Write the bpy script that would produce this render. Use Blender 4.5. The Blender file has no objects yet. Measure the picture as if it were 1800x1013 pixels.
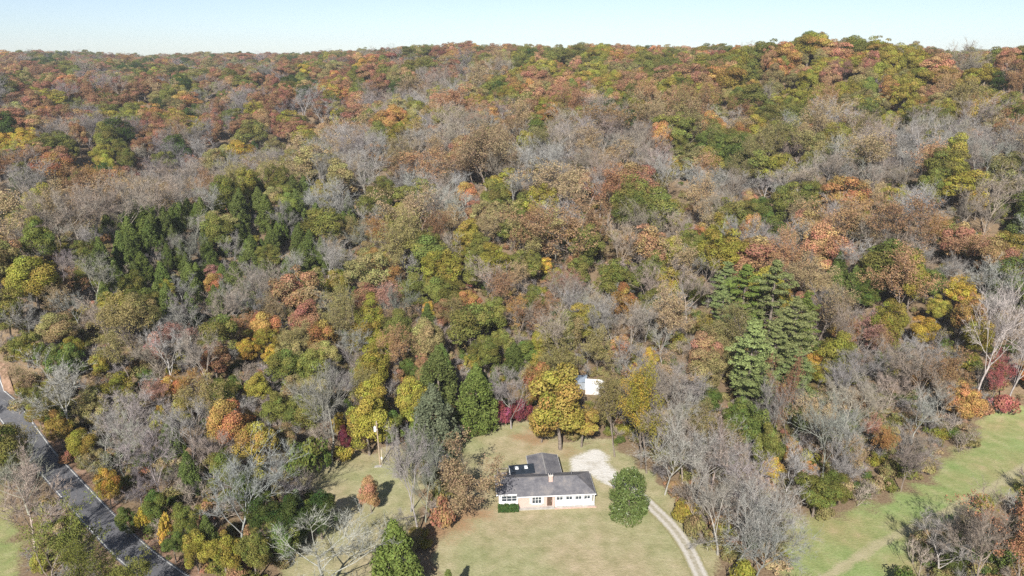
import bpy, math
import numpy as np
from mathutils import Vector

R = math.radians
RNG = np.random.RandomState(7)
sc = bpy.context.scene
COL = sc.collection

# ------------------------------------------------------------------ camera, sky, sun, exposure
CAM_H = 75.0
FPX = 1285.0                      # focal length in pixels of the 1800 px wide photograph
PITCH = R(17.76)
cam_d = bpy.data.cameras.new('camera')
cam_d.sensor_width = 36.0
cam_d.lens = 36.0 * FPX / 1800.0
cam_d.clip_start = 1.0
cam_d.clip_end = 12000.0
cam = bpy.data.objects.new('camera', cam_d)
cam.location = (0, 0, CAM_H)
cam.rotation_euler = (R(90) - PITCH, 0, 0)
COL.objects.link(cam)
sc.camera = cam

SUN_AZ = R(191)                   # compass direction the sun stands in (clockwise from +Y)
SUN_EL = R(36)
world = bpy.data.worlds.new('World')
sc.world = world
world.use_nodes = True
wn = world.node_tree
wn.nodes.clear()
wo = wn.nodes.new('ShaderNodeOutputWorld')
wb = wn.nodes.new('ShaderNodeBackground')
ws = wn.nodes.new('ShaderNodeTexSky')
ws.sky_type = 'NISHITA'
ws.sun_disc = False
ws.sun_elevation = SUN_EL
ws.sun_rotation = SUN_AZ
ws.altitude = 1200
ws.air_density = 0.85
ws.dust_density = 0.5
ws.ozone_density = 4.0
wb.inputs['Strength'].default_value = 0.075
hsv = wn.nodes.new('ShaderNodeHueSaturation')
hsv.inputs['Saturation'].default_value = .74
wn.links.new(ws.outputs[0], hsv.inputs['Color'])
wn.links.new(hsv.outputs[0], wb.inputs['Color'])
wn.links.new(wb.outputs[0], wo.inputs['Surface'])

sun_d = bpy.data.lights.new('sun', 'SUN')
sun_d.energy = 5.0
sun_d.angle = R(0.53)
sun_d.color = (1.0, 0.955, 0.89)
sun = bpy.data.objects.new('sun', sun_d)
sdir = Vector((math.sin(SUN_AZ) * math.cos(SUN_EL), math.cos(SUN_AZ) * math.cos(SUN_EL), math.sin(SUN_EL)))
sun.rotation_euler = sdir.to_track_quat('Z', 'Y').to_euler()
sun.location = (-60, -150, 200)
COL.objects.link(sun)

sc.view_settings.view_transform = 'Standard'
sc.view_settings.look = 'None'
sc.view_settings.gamma = 1.0
sc.view_settings.exposure = 0.72
sc.view_settings.use_curve_mapping = False
sc.cycles.max_bounces = 4
sc.cycles.diffuse_bounces = 2
sc.cycles.transmission_bounces = 2
sc.cycles.volume_bounces = 0
sc.cycles.use_denoising = False


# ------------------------------------------------------------------ picture geometry (for measuring positions on the terrain)
def ray(px, py):
    u = (px - 900.0) / FPX
    v = -(py - 506.5) / FPX
    return np.array([u, math.cos(PITCH) + v * math.sin(PITCH), -math.sin(PITCH) + v * math.cos(PITCH)])


def project(x, y, z):
    dz = z - CAM_H
    f = y * math.cos(PITCH) - dz * math.sin(PITCH)
    u = y * math.sin(PITCH) + dz * math.cos(PITCH)
    f = np.maximum(f, 1e-3)
    return 900 + FPX * x / f, 506.5 - FPX * u / f, f


def flat(px, py, z=0.0):
    d = ray(px, py)
    t = (z - CAM_H) / d[2]
    return d[0] * t, d[1] * t


# ------------------------------------------------------------------ terrain heights
CANOPY = 13.0
_ctl = []


def ctl(px, py, d, canopy=CANOPY):
    canopy += 15.0 if d > 700 else 12.0 if d > 480 else 5.0 if d > 330 else 0
    r = ray(px, py)
    t = d / math.hypot(r[0], r[1])
    _ctl.append((r[0] * t, r[1] * t, CAM_H + r[2] * t - canopy))


def ctz(px, d, z):
    r = ray(px, 200)
    t = d / math.hypot(r[0], r[1])
    _ctl.append((r[0] * t, r[1] * t, z))


for X in range(-160, 161, 40):
    for Y in (10, 60, 95, 125):
        _ctl.append((X, Y, 0.0 if X > -60 else -0.8))
for X, Y, Z in ((-130, 160, -0.5), (-90, 140, 0.4), (-50, 142, 0.8), (-10, 145, 0.8), (20, 152, 0.8), (50, 140, 1.0), (80, 140, 0.6), (115, 146, 0.4),
                (150, 160, 0.8), (-170, 200, 0.0), (-215, 255, 1.5), (-280, 330, 3.0)):
    _ctl.append((X, Y, Z))
for a in ((0, 412, 216), (0, 500, 196), (130, 362, 238), (130, 470, 215), (250, 332, 264), (250, 450, 228), (250, 560, 178), (400, 292, 300), (400, 420, 245),
          (400, 540, 190), (570, 230, 356), (570, 360, 280), (570, 480, 215), (720, 178, 432), (720, 290, 320), (720, 400, 245), (720, 500, 200),
          (900, 470, 207), (900, 380, 250), (900, 276, 305), (900, 175, 400), (900, 128, 485), (900, 106, 570), (900, 94, 800),
          (1200, 480, 205), (1200, 390, 242), (1200, 300, 292), (1200, 190, 388), (1200, 125, 480), (1200, 92, 570),
          (1500, 500, 205), (1500, 400, 243), (1500, 330, 282), (1500, 200, 365), (1500, 115, 455), (1500, 46, 530), (1420, 54, 535), (1590, 53, 530), (1690, 88, 540), (1300, 88, 545),
          (1650, 210, 360), (1350, 80, 545), (1800, 500, 205), (1800, 400, 250), (1800, 320, 292), (1800, 205, 370), (1800, 112, 480),
          (0, 260, 420), (0, 160, 570), (0, 120, 760), (130, 250, 440), (130, 150, 600), (130, 118, 760), (250, 240, 460), (400, 225, 500), (400, 140, 640),
          (400, 110, 760), (570, 180, 520), (570, 120, 650), (570, 94, 780), (720, 130, 545), (720, 90, 720), (740, 76, 850), (1040, 77, 1120), (1255, 73, 980),
          (1750, 78, 1000), (90, 98, 1300), (450, 97, 950), (250, 103, 1000), (610, 95, 960), (1120, 92, 580), (1120, 93, 1000), (1690, 92, 700)):
    ctl(*a)
for a in ((0, 285, -9), (130, 305, -8), (250, 330, -6), (400, 370, 0), (570, 425, 11), (720, 490, 31), (1110, 620, 55), (1110, 800, 58), (1500, 650, 58), (1650, 640, 58), (1800, 600, 56), (1350, 680, 60),
          (1200, 720, 60), (900, 680, 60), (1040, 950, 64), (1600, 850, 60), (1750, 800, 56), (740, 1000, 66), (1255, 850, 64), (900, 1000, 62)):
    ctz(*a)
for px in (-500, -100, 300, 700, 1100, 1500, 1900, 2300):
    ctz(px, 1500, 54 if px < 1000 else 52); ctz(px, 2200, 44); ctz(px, 3200, 40)
for px in (-400, 2200):
    ctz(px, 250, 6); ctz(px, 400, 26); ctz(px, 600, 46); ctz(px, 900, 60)
_ctl = np.array(_ctl)
_S = 300.0


def _phi(r2):
    return np.where(r2 > 1e-12, 0.5 * r2 * np.log(np.maximum(r2, 1e-12)), 0.0)


def _solve():
    P = _ctl[:, :2] / _S
    n = len(P)
    d2 = ((P[:, None, :] - P[None, :, :]) ** 2).sum(-1)
    A = _phi(d2) + np.eye(n) * 2e-3
    Q = np.hstack([np.ones((n, 1)), P])
    M = np.zeros((n + 3, n + 3))
    M[:n, :n] = A; M[:n, n:] = Q; M[n:, :n] = Q.T
    b = np.zeros(n + 3); b[:n] = _ctl[:, 2]
    return P, np.linalg.solve(M, b)


_P, _W = _solve()


def terrain(x, y):
    x = np.atleast_1d(np.asarray(x, float)); y = np.atleast_1d(np.asarray(y, float))
    out = np.empty(len(x))
    for i in range(0, len(x), 20000):
        q = np.stack([x[i:i + 20000], y[i:i + 20000]], -1) / _S
        d2 = ((q[:, None, :] - _P[None, :, :]) ** 2).sum(-1)
        out[i:i + 20000] = _phi(d2) @ _W[:-3] + _W[-3] + q @ _W[-2:]
    d = np.hypot(x, y)
    k = np.clip((d - 150) / 120, 0, 1)
    bump = 1.6 * np.sin(x / 31 + 1.3) * np.sin(y / 37 + .4) + .9 * np.sin(x / 17 + y / 23)
    k2 = np.clip((d - 215) / 110, 0, 1)
    bump2 = 4.2 * np.sin(x / 47 + 1.1 + .6 * np.sin(y / 61)) * np.sin(y / 55 + .9) + 2.2 * np.sin(x / 29 - y / 41 + 2.2)
    out = out + k * bump + k2 * bump2
    far = np.clip((d - 700) / 500, 0, 1)
    out += far * 2.5 * np.sin(x / 83 + 2) * np.sin(y / 119)
    k0 = np.clip((np.hypot(x * .8, y - 105) - 70) / 40, 0, 1)          # house plot and near fields are level
    out = out * np.where(y < 170, np.maximum(k0, np.clip((y - 128) / 22, 0, 1)), 1.0)
    return np.where((y < 150) & (d < 190), np.clip(out, -1.6, 3.0), out)


def T(x, y):
    return float(terrain(x, y)[0])


def on_ground(px, py):
    """where the line of sight through a pixel meets the ground"""
    d = ray(px, py)
    t = np.linspace(60, 700, 2561)
    z = CAM_H + d[2] * t
    g = terrain(d[0] * t, d[1] * t)
    k = np.argmax(z < g)
    if not (z < g).any():
        k = len(t) - 1
    return d[0] * t[k], d[1] * t[k], g[k]


# ------------------------------------------------------------------ mesh helpers
def make_mesh(name, verts, faces_list, mats, mat_idx=None, smooth=False, attrs=None, uvs=None):
    """verts Nx3, faces_list: list of int arrays (M x k)"""
    me = bpy.data.meshes.new(name)
    verts = np.asarray(verts, np.float32)
    me.vertices.add(len(verts))
    me.vertices.foreach_set('co', verts.ravel())
    loops = np.concatenate([np.asarray(f, np.int32).ravel() for f in faces_list])
    totals = np.concatenate([np.full(len(f), np.asarray(f).shape[1], np.int32) for f in faces_list])
    starts = np.concatenate([[0], np.cumsum(totals)[:-1]]).astype(np.int32)
    me.loops.add(len(loops))
    me.loops.foreach_set('vertex_index', loops)
    me.polygons.add(len(totals))
    me.polygons.foreach_set('loop_start', starts)
    me.polygons.foreach_set('loop_total', totals)
    if mat_idx is not None:
        me.polygons.foreach_set('material_index', np.asarray(mat_idx, np.int32))
    me.polygons.foreach_set('use_smooth', np.full(len(totals), bool(smooth)))
    for m in mats:
        me.materials.append(m)
    for an, (typ, dom, data) in (attrs or {}).items():
        a = me.attributes.new(an, typ, dom)
        key = {'FLOAT': 'value', 'INT': 'value', 'FLOAT_COLOR': 'color', 'FLOAT_VECTOR': 'vector'}[typ]
        a.data.foreach_set(key, np.asarray(data, np.int32 if typ == 'INT' else np.float32).ravel())
    if uvs is not None:
        uv = me.uv_layers.new(name='UVMap')
        uv.data.foreach_set('uv', np.asarray(uvs, np.float32)[loops].ravel())
    me.update()
    me.validate()
    return me


def link(name, data, parent=None, **props):
    o = bpy.data.objects.new(name, data)
    COL.objects.link(o)
    if parent is not None:
        o.parent = parent
    for k, v in props.items():
        o[k] = v
    return o


class MB:
    """collects boxes, prisms and tubes, then becomes one mesh"""
    def __init__(s):
        s.v = []; s.f = []

    def poly(s, pts, faces):
        b = len(s.v)
        s.v += [tuple(p) for p in pts]
        s.f += [tuple(b + i for i in f) for f in faces]
        return s

    def box(s, x0, x1, y0, y1, z0, z1):
        return s.poly([(x0, y0, z0), (x1, y0, z0), (x1, y1, z0), (x0, y1, z0), (x0, y0, z1), (x1, y0, z1), (x1, y1, z1), (x0, y1, z1)],
                      [(3, 2, 1, 0), (4, 5, 6, 7), (0, 1, 5, 4), (1, 2, 6, 5), (2, 3, 7, 6), (3, 0, 4, 7)])

    def prism(s, pts, z0, z1):
        n = len(pts)
        v = [(p[0], p[1], z0) for p in pts] + [(p[0], p[1], z1) for p in pts]
        f = [tuple(range(n))[::-1], tuple(range(n, 2 * n))] + [(i, (i + 1) % n, n + (i + 1) % n, n + i) for i in range(n)]
        return s.poly(v, f)

    def tube(s, pts, rads, k=6, cap=True):
        pts = [Vector(p) for p in pts]
        b = len(s.v)
        for i, p in enumerate(pts):
            d = (pts[min(i + 1, len(pts) - 1)] - pts[max(i - 1, 0)]).normalized()
            a = d.cross(Vector((1, 0, 0)) if abs(d.x) < .8 else Vector((0, 1, 0))).normalized()
            c = d.cross(a)
            for j in range(k):
                w = 2 * math.pi * j / k
                q = p + (a * math.cos(w) + c * math.sin(w)) * rads[i]
                s.v.append((q.x, q.y, q.z))
        for i in range(len(pts) - 1):
            for j in range(k):
                s.f.append((b + i * k + j, b + i * k + (j + 1) % k, b + (i + 1) * k + (j + 1) % k, b + (i + 1) * k + j))
        if cap:
            s.f.append(tuple(b + j for j in range(k))[::-1])
            s.f.append(tuple(b + (len(pts) - 1) * k + j for j in range(k)))
        return s

    def build(s, name, mat, parent=None, smooth=False, **props):
        me = bpy.data.meshes.new(name)
        me.from_pydata(s.v, [], s.f)
        me.materials.append(mat)
        for p in me.polygons:
            p.use_smooth = smooth
        me.update()
        return link(name, me, parent, **props)


# ------------------------------------------------------------------ materials
def nt(name):
    m = bpy.data.materials.new(name)
    m.use_nodes = True
    n = m.node_tree
    n.nodes.clear()
    out = n.nodes.new('ShaderNodeOutputMaterial')
    return m, n, out


def N(n, kind, **kw):
    x = n.nodes.new(kind)
    for k, v in kw.items():
        if k in x.inputs:
            x.inputs[k].default_value = v
        else:
            setattr(x, k, v)
    return x


def noise(n, scale, detail=3, rough=.55, vec=None, coord='Object'):
    if vec is None:
        tc = N(n, 'ShaderNodeTexCoord')
        vec = tc.outputs[coord]
    t = N(n, 'ShaderNodeTexNoise')
    t.inputs['Scale'].default_value = scale
    t.inputs['Detail'].default_value = detail
    t.inputs['Roughness'].default_value = rough
    n.links.new(vec, t.inputs['Vector'])
    return t.outputs['Fac']


def ramp(n, fac, stops):
    r = N(n, 'ShaderNodeValToRGB')
    e = r.color_ramp.elements
    while len(e) < len(stops):
        e.new(.5)
    for i, (p, c) in enumerate(stops):
        e[i].position = p
        e[i].color = (c[0], c[1], c[2], 1) if hasattr(c, '__len__') else (c, c, c, 1)
    n.links.new(fac, r.inputs['Fac'])
    return r.outputs['Color']


def mix(n, fac, a, b, blend='MIX'):
    m = N(n, 'ShaderNodeMix', data_type='RGBA', blend_type=blend)
    for k, v in ((0, fac), (6, a), (7, b)):
        if hasattr(v, 'is_linked') or isinstance(v, bpy.types.NodeSocket):
            n.links.new(v, m.inputs[k])
        elif k == 0:
            m.inputs[k].default_value = v
        else:
            m.inputs[k].default_value = (v[0], v[1], v[2], 1)
    return m.outputs[2]


def surf(name, col, col2=None, scale=3.0, rough=.8, spec=.3, bump=0.0, metallic=0.0, bscale=None):
    m, n, out = nt(name)
    b = N(n, 'ShaderNodeBsdfPrincipled')
    b.inputs['Roughness'].default_value = rough
    b.inputs['Specular IOR Level'].default_value = spec
    b.inputs['Metallic'].default_value = metallic
    if col2 is None:
        col2 = tuple(c * .75 for c in col)
    c = ramp(n, noise(n, scale, 4), [(.35, col2), (.65, col)])
    n.links.new(c, b.inputs['Base Color'])
    if bump:
        bp = N(n, 'ShaderNodeBump')
        bp.inputs['Strength'].default_value = bump
        bp.inputs['Distance'].default_value = .05
        n.links.new(noise(n, bscale or scale * 4, 3), bp.inputs['Height'])
        n.links.new(bp.outputs[0], b.inputs['Normal'])
    n.links.new(b.outputs[0], out.inputs['Surface'])
    return m


def leaf_material(name, trans=.24, hue=.042, patch=.4, gloss=0.0, fine=.4):
    m, n, out = nt(name)
    at = N(n, 'ShaderNodeAttribute', attribute_type='INSTANCER', attribute_name='tint')
    va = N(n, 'ShaderNodeAttribute', attribute_type='GEOMETRY', attribute_name='var')
    hs = N(n, 'ShaderNodeHueSaturation')
    mp = N(n, 'ShaderNodeMapRange')
    mp.inputs['To Min'].default_value = .5 - hue
    mp.inputs['To Max'].default_value = .5 + hue
    n.links.new(va.outputs['Fac'], mp.inputs['Value'])
    n.links.new(mp.outputs[0], hs.inputs['Hue'])
    # leaf to leaf brightness
    mv = N(n, 'ShaderNodeMath', operation='MULTIPLY_ADD')
    va2 = N(n, 'ShaderNodeAttribute', attribute_type='GEOMETRY', attribute_name='var2')
    n.links.new(va2.outputs['Fac'], mv.inputs[0])
    mv.inputs[1].default_value = fine * 2
    mv.inputs[2].default_value = 1 - fine
    n.links.new(mv.outputs[0], hs.inputs['Value'])
    n.links.new(at.outputs['Color'], hs.inputs['Color'])
    # boughs that have turned further than the rest
    oi = N(n, 'ShaderNodeObjectInfo')
    tc = N(n, 'ShaderNodeTexCoord')
    ad = N(n, 'ShaderNodeVectorMath', operation='ADD')
    mr = N(n, 'ShaderNodeVectorMath', operation='SCALE')
    mr.inputs['Scale'].default_value = 37.0
    cb = N(n, 'ShaderNodeCombineXYZ')
    for k in range(3):
        n.links.new(oi.outputs['Random'], cb.inputs[k])
    n.links.new(cb.outputs[0], mr.inputs[0])
    n.links.new(tc.outputs['Object'], ad.inputs[0]); n.links.new(mr.outputs[0], ad.inputs[1])
    pn = noise(n, .32, 2, .5, ad.outputs[0])
    pr = ramp(n, pn, [(.45, 0), (.60, 1)])
    h2 = N(n, 'ShaderNodeHueSaturation')
    h2.inputs['Hue'].default_value = .488
    h2.inputs['Saturation'].default_value = .92
    h2.inputs['Value'].default_value = .92
    n.links.new(hs.outputs[0], h2.inputs['Color'])
    sp = N(n, 'ShaderNodeMath', operation='MULTIPLY')
    n.links.new(pr, sp.inputs[0]); sp.inputs[1].default_value = patch
    col = mix(n, sp.outputs[0], hs.outputs[0], h2.outputs[0])
    d = N(n, 'ShaderNodeBsdfDiffuse')
    t = N(n, 'ShaderNodeBsdfTranslucent')
    n.links.new(col, d.inputs['Color']); n.links.new(col, t.inputs['Color'])
    ms = N(n, 'ShaderNodeMixShader')
    ms.inputs[0].default_value = trans
    n.links.new(d.outputs[0], ms.inputs[1]); n.links.new(t.outputs[0], ms.inputs[2])
    last = ms.outputs[0]
    if gloss:
        g = N(n, 'ShaderNodeBsdfGlossy')
        g.inputs['Roughness'].default_value = .38
        g.inputs['Color'].default_value = (.9, .9, .9, 1)
        m2 = N(n, 'ShaderNodeMixShader'); m2.inputs[0].default_value = gloss
        n.links.new(last, m2.inputs[1]); n.links.new(g.outputs[0], m2.inputs[2])
        last = m2.outputs[0]
    n.links.new(last, out.inputs['Surface'])
    return m


def tint_material(name, mul=1.0):
    m, n, out = nt(name)
    at = N(n, 'ShaderNodeAttribute', attribute_type='INSTANCER', attribute_name='tint')
    c = ramp(n, noise(n, 1.7, 3), [(.3, .68 * mul), (.7, 1.15 * mul)])
    col = mix(n, 1.0, at.outputs['Color'], c, 'MULTIPLY')
    d = N(n, 'ShaderNodeBsdfDiffuse')
    n.links.new(col, d.inputs['Color'])
    n.links.new(d.outputs[0], out.inputs['Surface'])
    return m


M_LEAF = leaf_material('autumn_leaves')
M_CEDAR = leaf_material('cedar_sprays', trans=.12, hue=.025, patch=.3, fine=.4)
M_PINE = leaf_material('pine_needles', trans=.15, hue=.03, patch=.25, fine=.35)
M_GLOSS = leaf_material('glossy_leaves', trans=.1, hue=.03, patch=.15, gloss=.02, fine=.45)
M_BARK = surf('bark', (.25, .21, .175), (.13, .105, .085), 2.5, .95, .1)
M_TWIG = tint_material('twigs', .95)
M_BTRUNK = tint_material('pale_bark', 1.08)


# ------------------------------------------------------------------ tree shapes
def unit(a):
    return a / np.maximum(np.linalg.norm(a, axis=-1, keepdims=True), 1e-9)


def leaf_quads(c, nrm, size, rng, aspect=.75):
    n = len(c)
    nrm = unit(nrm)
    ref = unit(rng.normal(size=(n, 3)))
    a = unit(np.cross(nrm, ref)); b = np.cross(nrm, a)
    sx = size * (0.65 + .7 * rng.rand(n)); sy = sx * (aspect + .35 * (rng.rand(n) - .5))
    A = a * sx[:, None] * .5; B = b * sy[:, None] * .5
    j = lambda: 1 + .5 * (rng.rand(n, 1) - .5)
    v = np.stack([c - A * j(), c - B * j() + nrm * sx[:, None] * .08, c + A * j(), c + B * j() - nrm * sx[:, None] * .08], 1).reshape(-1, 3)
    f = np.arange(n * 4).reshape(-1, 4)
    return v, f


def tube_np(mb, p0, p1, r0, r1, k, bend=None, seg=3):
    p0 = np.asarray(p0, float); p1 = np.asarray(p1, float)
    pts = []
    for i in range(seg + 1):
        t = i / seg
        p = p0 + (p1 - p0) * t
        if bend is not None:
            p = p + bend * math.sin(math.pi * t)
        pts.append(p)
    mb.tube(pts, [r0 + (r1 - r0) * i / seg for i in range(seg + 1)], k, cap=False)
    return pts


def crown_leafy(rng, Rr, Zr, zc, nl, leaf, dens, low=-.45, taper=0.0, lump=(.2, .36), hollow=.0):
    cs, ns, lv = [], [], []
    lobes = []
    gap = unit(rng.normal(size=3) * np.array([1, 1, .3]))
    for i in range(nl):
        d = unit(rng.normal(size=3)); tries = 0
        while d[2] < low and tries < 20:
            d = unit(rng.normal(size=3)); tries += 1
        rad = rng.uniform(.48, .92) if i > nl * .15 else rng.uniform(.1, .45)
        if d @ gap > .72:
            rad *= .68
        k = 1.0 - taper * (d[2] * .5 + .5)
        c = np.array([d[0] * Rr * rad * k, d[1] * Rr * rad * k, zc + d[2] * Zr * rad])
        r = Rr * rng.uniform(*lump) * (1.15 - .35 * rad)
        lobes.append((c, r))
    for c, r in lobes:
        m = int(dens * r * r * rng.uniform(.55, 1.1))
        dn = unit(rng.normal(size=(m, 3)))
        out = unit(c - np.array([0, 0, zc - .35 * Zr]))
        keep = dn @ out > -.35 + .5 * rng.rand(m) * 0
        dn = dn[keep]
        rr = r * (0.70 + .42 * rng.rand(len(dn)) ** .7)
        p = c + dn * rr[:, None] * np.array([1, 1, .82])
        lv.append(np.tile(rng.normal(size=2), (len(dn), 1)))
        cs.append(p); ns.append(dn + .38 * rng.normal(size=dn.shape) + np.array([0, 0, .2]))
    c = np.concatenate(cs); nn = np.concatenate(ns)
    keep = c[:, 2] > .8
    v, f = leaf_quads(c[keep], nn[keep], leaf, rng)
    global LOBE_VAR
    LOBE_VAR = np.concatenate(lv)[keep]
    return v, f, lobes


def limbs_for(lobes, rng, h0, r, zc, Zr, n=9):
    mb = MB()
    top = zc + Zr * .35
    lean = rng.normal(size=2) * .25
    pts = [(0, 0, -.6), (lean[0] * .3, lean[1] * .3, h0 * .5), (lean[0], lean[1], h0), (lean[0] * 1.6, lean[1] * 1.6, top)]
    mb.tube(pts, [r * 1.35, r, r * .82, r * .25], 7, cap=False)
    idx = rng.permutation(len(lobes))[:n]
    for i in idx:
        c, lr = lobes[i]
        t = rng.uniform(.25, .95)
        s = np.array([lean[0], lean[1], h0 + (top - h0) * t * .6])
        if c[2] < s[2] + .3:
            s[2] = max(h0 * .8, c[2] - .8)
        tube_np(mb, s, c, r * .4, r * .08, 5, np.array([0, 0, -.25 * np.linalg.norm(c[:2]) * .3]), 3)
    return mb


def arr(mb):
    """MB faces as quad / tri arrays"""
    q = np.array([f for f in mb.f if len(f) == 4], np.int32).reshape(-1, 4)
    t = np.array([f for f in mb.f if len(f) == 3], np.int32).reshape(-1, 3)
    return np.array(mb.v, np.float32).reshape(-1, 3), [x for x in (q, t) if len(x)]


def branching(rng, Ht, W, fork, nl1=8, nl2=6, nl3=6, twigs=8, spread=1.0, r0=.24, tw=.05, twl=1.1):
    """bare tree: tapering trunk and limbs, and a haze of fine twigs. Returns trunk MB, twig verts/faces, tip points"""
    mb = MB()
    fine_v, fine_f, tips = [], [], []
    b = [0]

    def perp(d):
        q = rng.normal(size=3)
        q -= d * (q @ d)
        return q / (np.linalg.norm(q) + 1e-9)

    def curve(p, d, L, up, seg):
        pts = [p]
        dd = d.copy()
        for i in range(seg):
            dd = unit(dd + np.array([0, 0, up]) / seg + rng.normal(size=3) * .13)
            p = p + dd * L / seg
            pts.append(p)
        return pts, dd

    def along(pts, t):
        k = min(int(t * (len(pts) - 1)), len(pts) - 2)
        u = t * (len(pts) - 1) - k
        return pts[k] + (pts[k + 1] - pts[k]) * u, unit(pts[k + 1] - pts[k])

    tp, td = curve(np.array([0, 0, -.6]), unit(np.array([rng.normal() * .05, rng.normal() * .05, 1])), Ht * .8 + .6, .15, 6)
    mb.tube(tp, [r0 * 1.35, r0, r0 * .85, r0 * .68, r0 * .5, r0 * .3, r0 * .12], 6, cap=False)
    L1 = [(tp, Ht * .3)]
    for i in range(nl1):
        t = fork + (0.97 - fork) * (i + rng.rand() * .6) / nl1
        p, d = along(tp, t)
        a = perp(d)
        ang = rng.uniform(.45, .95) * spread
        dd = unit(d * math.cos(ang) + a * math.sin(ang))
        L = W * .5 * rng.uniform(.85, 1.25) * (1.15 - .55 * max(0, (t - fork) / (1 - fork))) / max(math.sin(ang), .55)
        L = min(L, (Ht - p[2]) * 1.5 + 1.0)
        pts, _ = curve(p, dd, L, .45, 4)
        rr = r0 * (.48 - .28 * (t - fork))
        mb.tube(pts, [rr, rr * .8, rr * .6, rr * .42, rr * .2], 5, cap=False)
        L1.append((pts, L))
    for pts1, l1 in L1:
        for i in range(nl2):
            t = rng.uniform(.3, 1.0) if pts1 is not tp else rng.uniform(.72, 1.0)
            p, d = along(pts1, min(t, .999))
            a = perp(d)
            ang = rng.uniform(.4, .9)
            L = l1 * rng.uniform(.3, .52)
            pts2, _ = curve(p, unit(d * math.cos(ang) + a * math.sin(ang)), L, .35, 3)
            rr = max(.035, r0 * .17)
            mb.tube(pts2, [rr, rr * .75, rr * .5, rr * .3], 4, cap=False)
            for j in range(nl3):
                t = rng.uniform(.2, 1.0)
                p3, d3 = along(pts2, min(t, .999))
                a3 = perp(d3)
                ang = rng.uniform(.4, 1.0)
                L3 = L * rng.uniform(.35, .7) + .3
                e3 = unit(d3 * math.cos(ang) + a3 * math.sin(ang) + np.array([0, 0, .15]))
                q3 = p3 + e3 * L3
                s = perp(e3) * .035
                s2 = perp(e3) * .035
                for sv in (s, s2):
                    fine_v += [p3 - sv, p3 + sv, q3]
                    fine_f.append((b[0], b[0] + 1, b[0] + 2)); b[0] += 3
                for k in range(twigs):
                    t = rng.rand()
                    p4 = p3 + e3 * L3 * t
                    d4 = unit(e3 * .7 + perp(e3) * rng.uniform(.4, 1.0) + np.array([0, 0, .15]))
                    l4 = twl * rng.uniform(.5, 1.2)
                    q4 = p4 + d4 * l4
                    s4 = perp(d4) * tw * .5
                    fine_v += [p4 - s4, p4 + s4, q4]
                    fine_f.append((b[0], b[0] + 1, b[0] + 2)); b[0] += 3
                    tips.append(p4 + d4 * l4 * rng.uniform(.3, 1))
    return mb, np.array(fine_v), np.array(fine_f, np.int32), np.array(tips)


def cedar_shape(rng, Ht, W, n=150, leaf=.3, dens=85, pointy=1.0):
    cs, ns = [], []
    for i in range(n):
        t = (i + rng.rand()) / n
        t = t ** .85
        prof = (math.sin(math.pi * min(1, (t * .9 + .13)) ** .8) ** .8) * (1 - .45 * pointy * t)
        a = rng.rand() * 2 * math.pi
        rad = W * .5 * prof * rng.uniform(.45, .95)
        c = np.array([math.cos(a) * rad, math.sin(a) * rad, .3 + t * (Ht - .9)])
        r = W * rng.uniform(.085, .15) * (1.1 - .35 * t)
        m = int(dens * r * r * 4)
        dn = unit(rng.normal(size=(m, 3)))
        out = np.array([math.cos(a), math.sin(a), .35])
        dn = dn[dn @ unit(out) > -.4]
        p = c + dn * r * (0.6 + .5 * rng.rand(len(dn), 1)) * np.array([1, 1, 1.55])
        cs.append(p); ns.append(dn + .5 * rng.normal(size=dn.shape))
    c = np.concatenate(cs); nn = np.concatenate(ns)
    k = c[:, 2] > .05
    return leaf_quads(c[k], nn[k], leaf, rng, .6)


def pine_shape(rng, Ht, W):
    mb = MB()
    mb.tube([(0, 0, -.6), (0.05, 0, Ht * .4), (0, .05, Ht * .75), (0, 0, Ht * .98)], [.32, .25, .14, .04], 6, cap=False)
    cs, ns = [], []
    z = Ht * .26
    while z < Ht * .97:
        t = (z / Ht - .26) / .71
        L = W * .5 * (1 - t ** 3.0) * (.82 + .18 * math.sin(t * 11 + Ht)) * rng.uniform(.82, 1.1) + .35
        nb = rng.randint(5, 8)
        a0 = rng.rand() * 6.28
        for i in range(nb):
            a = a0 + 6.283 * i / nb + rng.normal() * .2
            l = L * rng.uniform(.5, 1.2)
            d = np.array([math.cos(a), math.sin(a), 0])
            rise = rng.uniform(.05, .3) + t * .5
            p0 = np.array([0, 0, z + rng.normal() * .4])
            p1 = p0 + d * l + np.array([0, 0, rise * l * .6])
            tube_np(mb, p0, p1, .06, .02, 4, np.array([0, 0, -.08 * l]), 2)
            if rng.rand() < .12:
                continue
            for q in range(rng.randint(3, 6)):
                u = rng.uniform(.35, 1.02)
                side = np.cross(d, [0, 0, 1])
                pc = p0 + (p1 - p0) * u + side * rng.normal() * .2 * l
                pr = rng.uniform(.45, .85) * (.7 + .12 * l)
                m = int(95 * pr * pr) + 12
                dn = unit(rng.normal(size=(m, 3)) + np.array([0, 0, .35]))
                cs.append(pc + dn * pr * (.5 + .55 * rng.rand(m, 1)) * np.array([1, 1, .5]))
                ns.append(dn + .5 * rng.normal(size=(m, 3)) + np.array([0, 0, .4]))
        z += rng.uniform(1.0, 1.6) * (1 - .35 * t)
    # leader tuft
    m = 120
    c = np.array([0, 0, Ht * .96]) + rng.normal(size=(m, 3)) * np.array([.3, .3, .45])
    cs.append(c); ns.append(rng.normal(size=(m, 3)))
    c = np.concatenate(cs); nn = np.concatenate(ns)
    v, f = leaf_quads(c, nn, .36, rng, .5)
    return mb, v, f


class Shape:
    pass


SH = {}
LOBE_VAR = None


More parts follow.
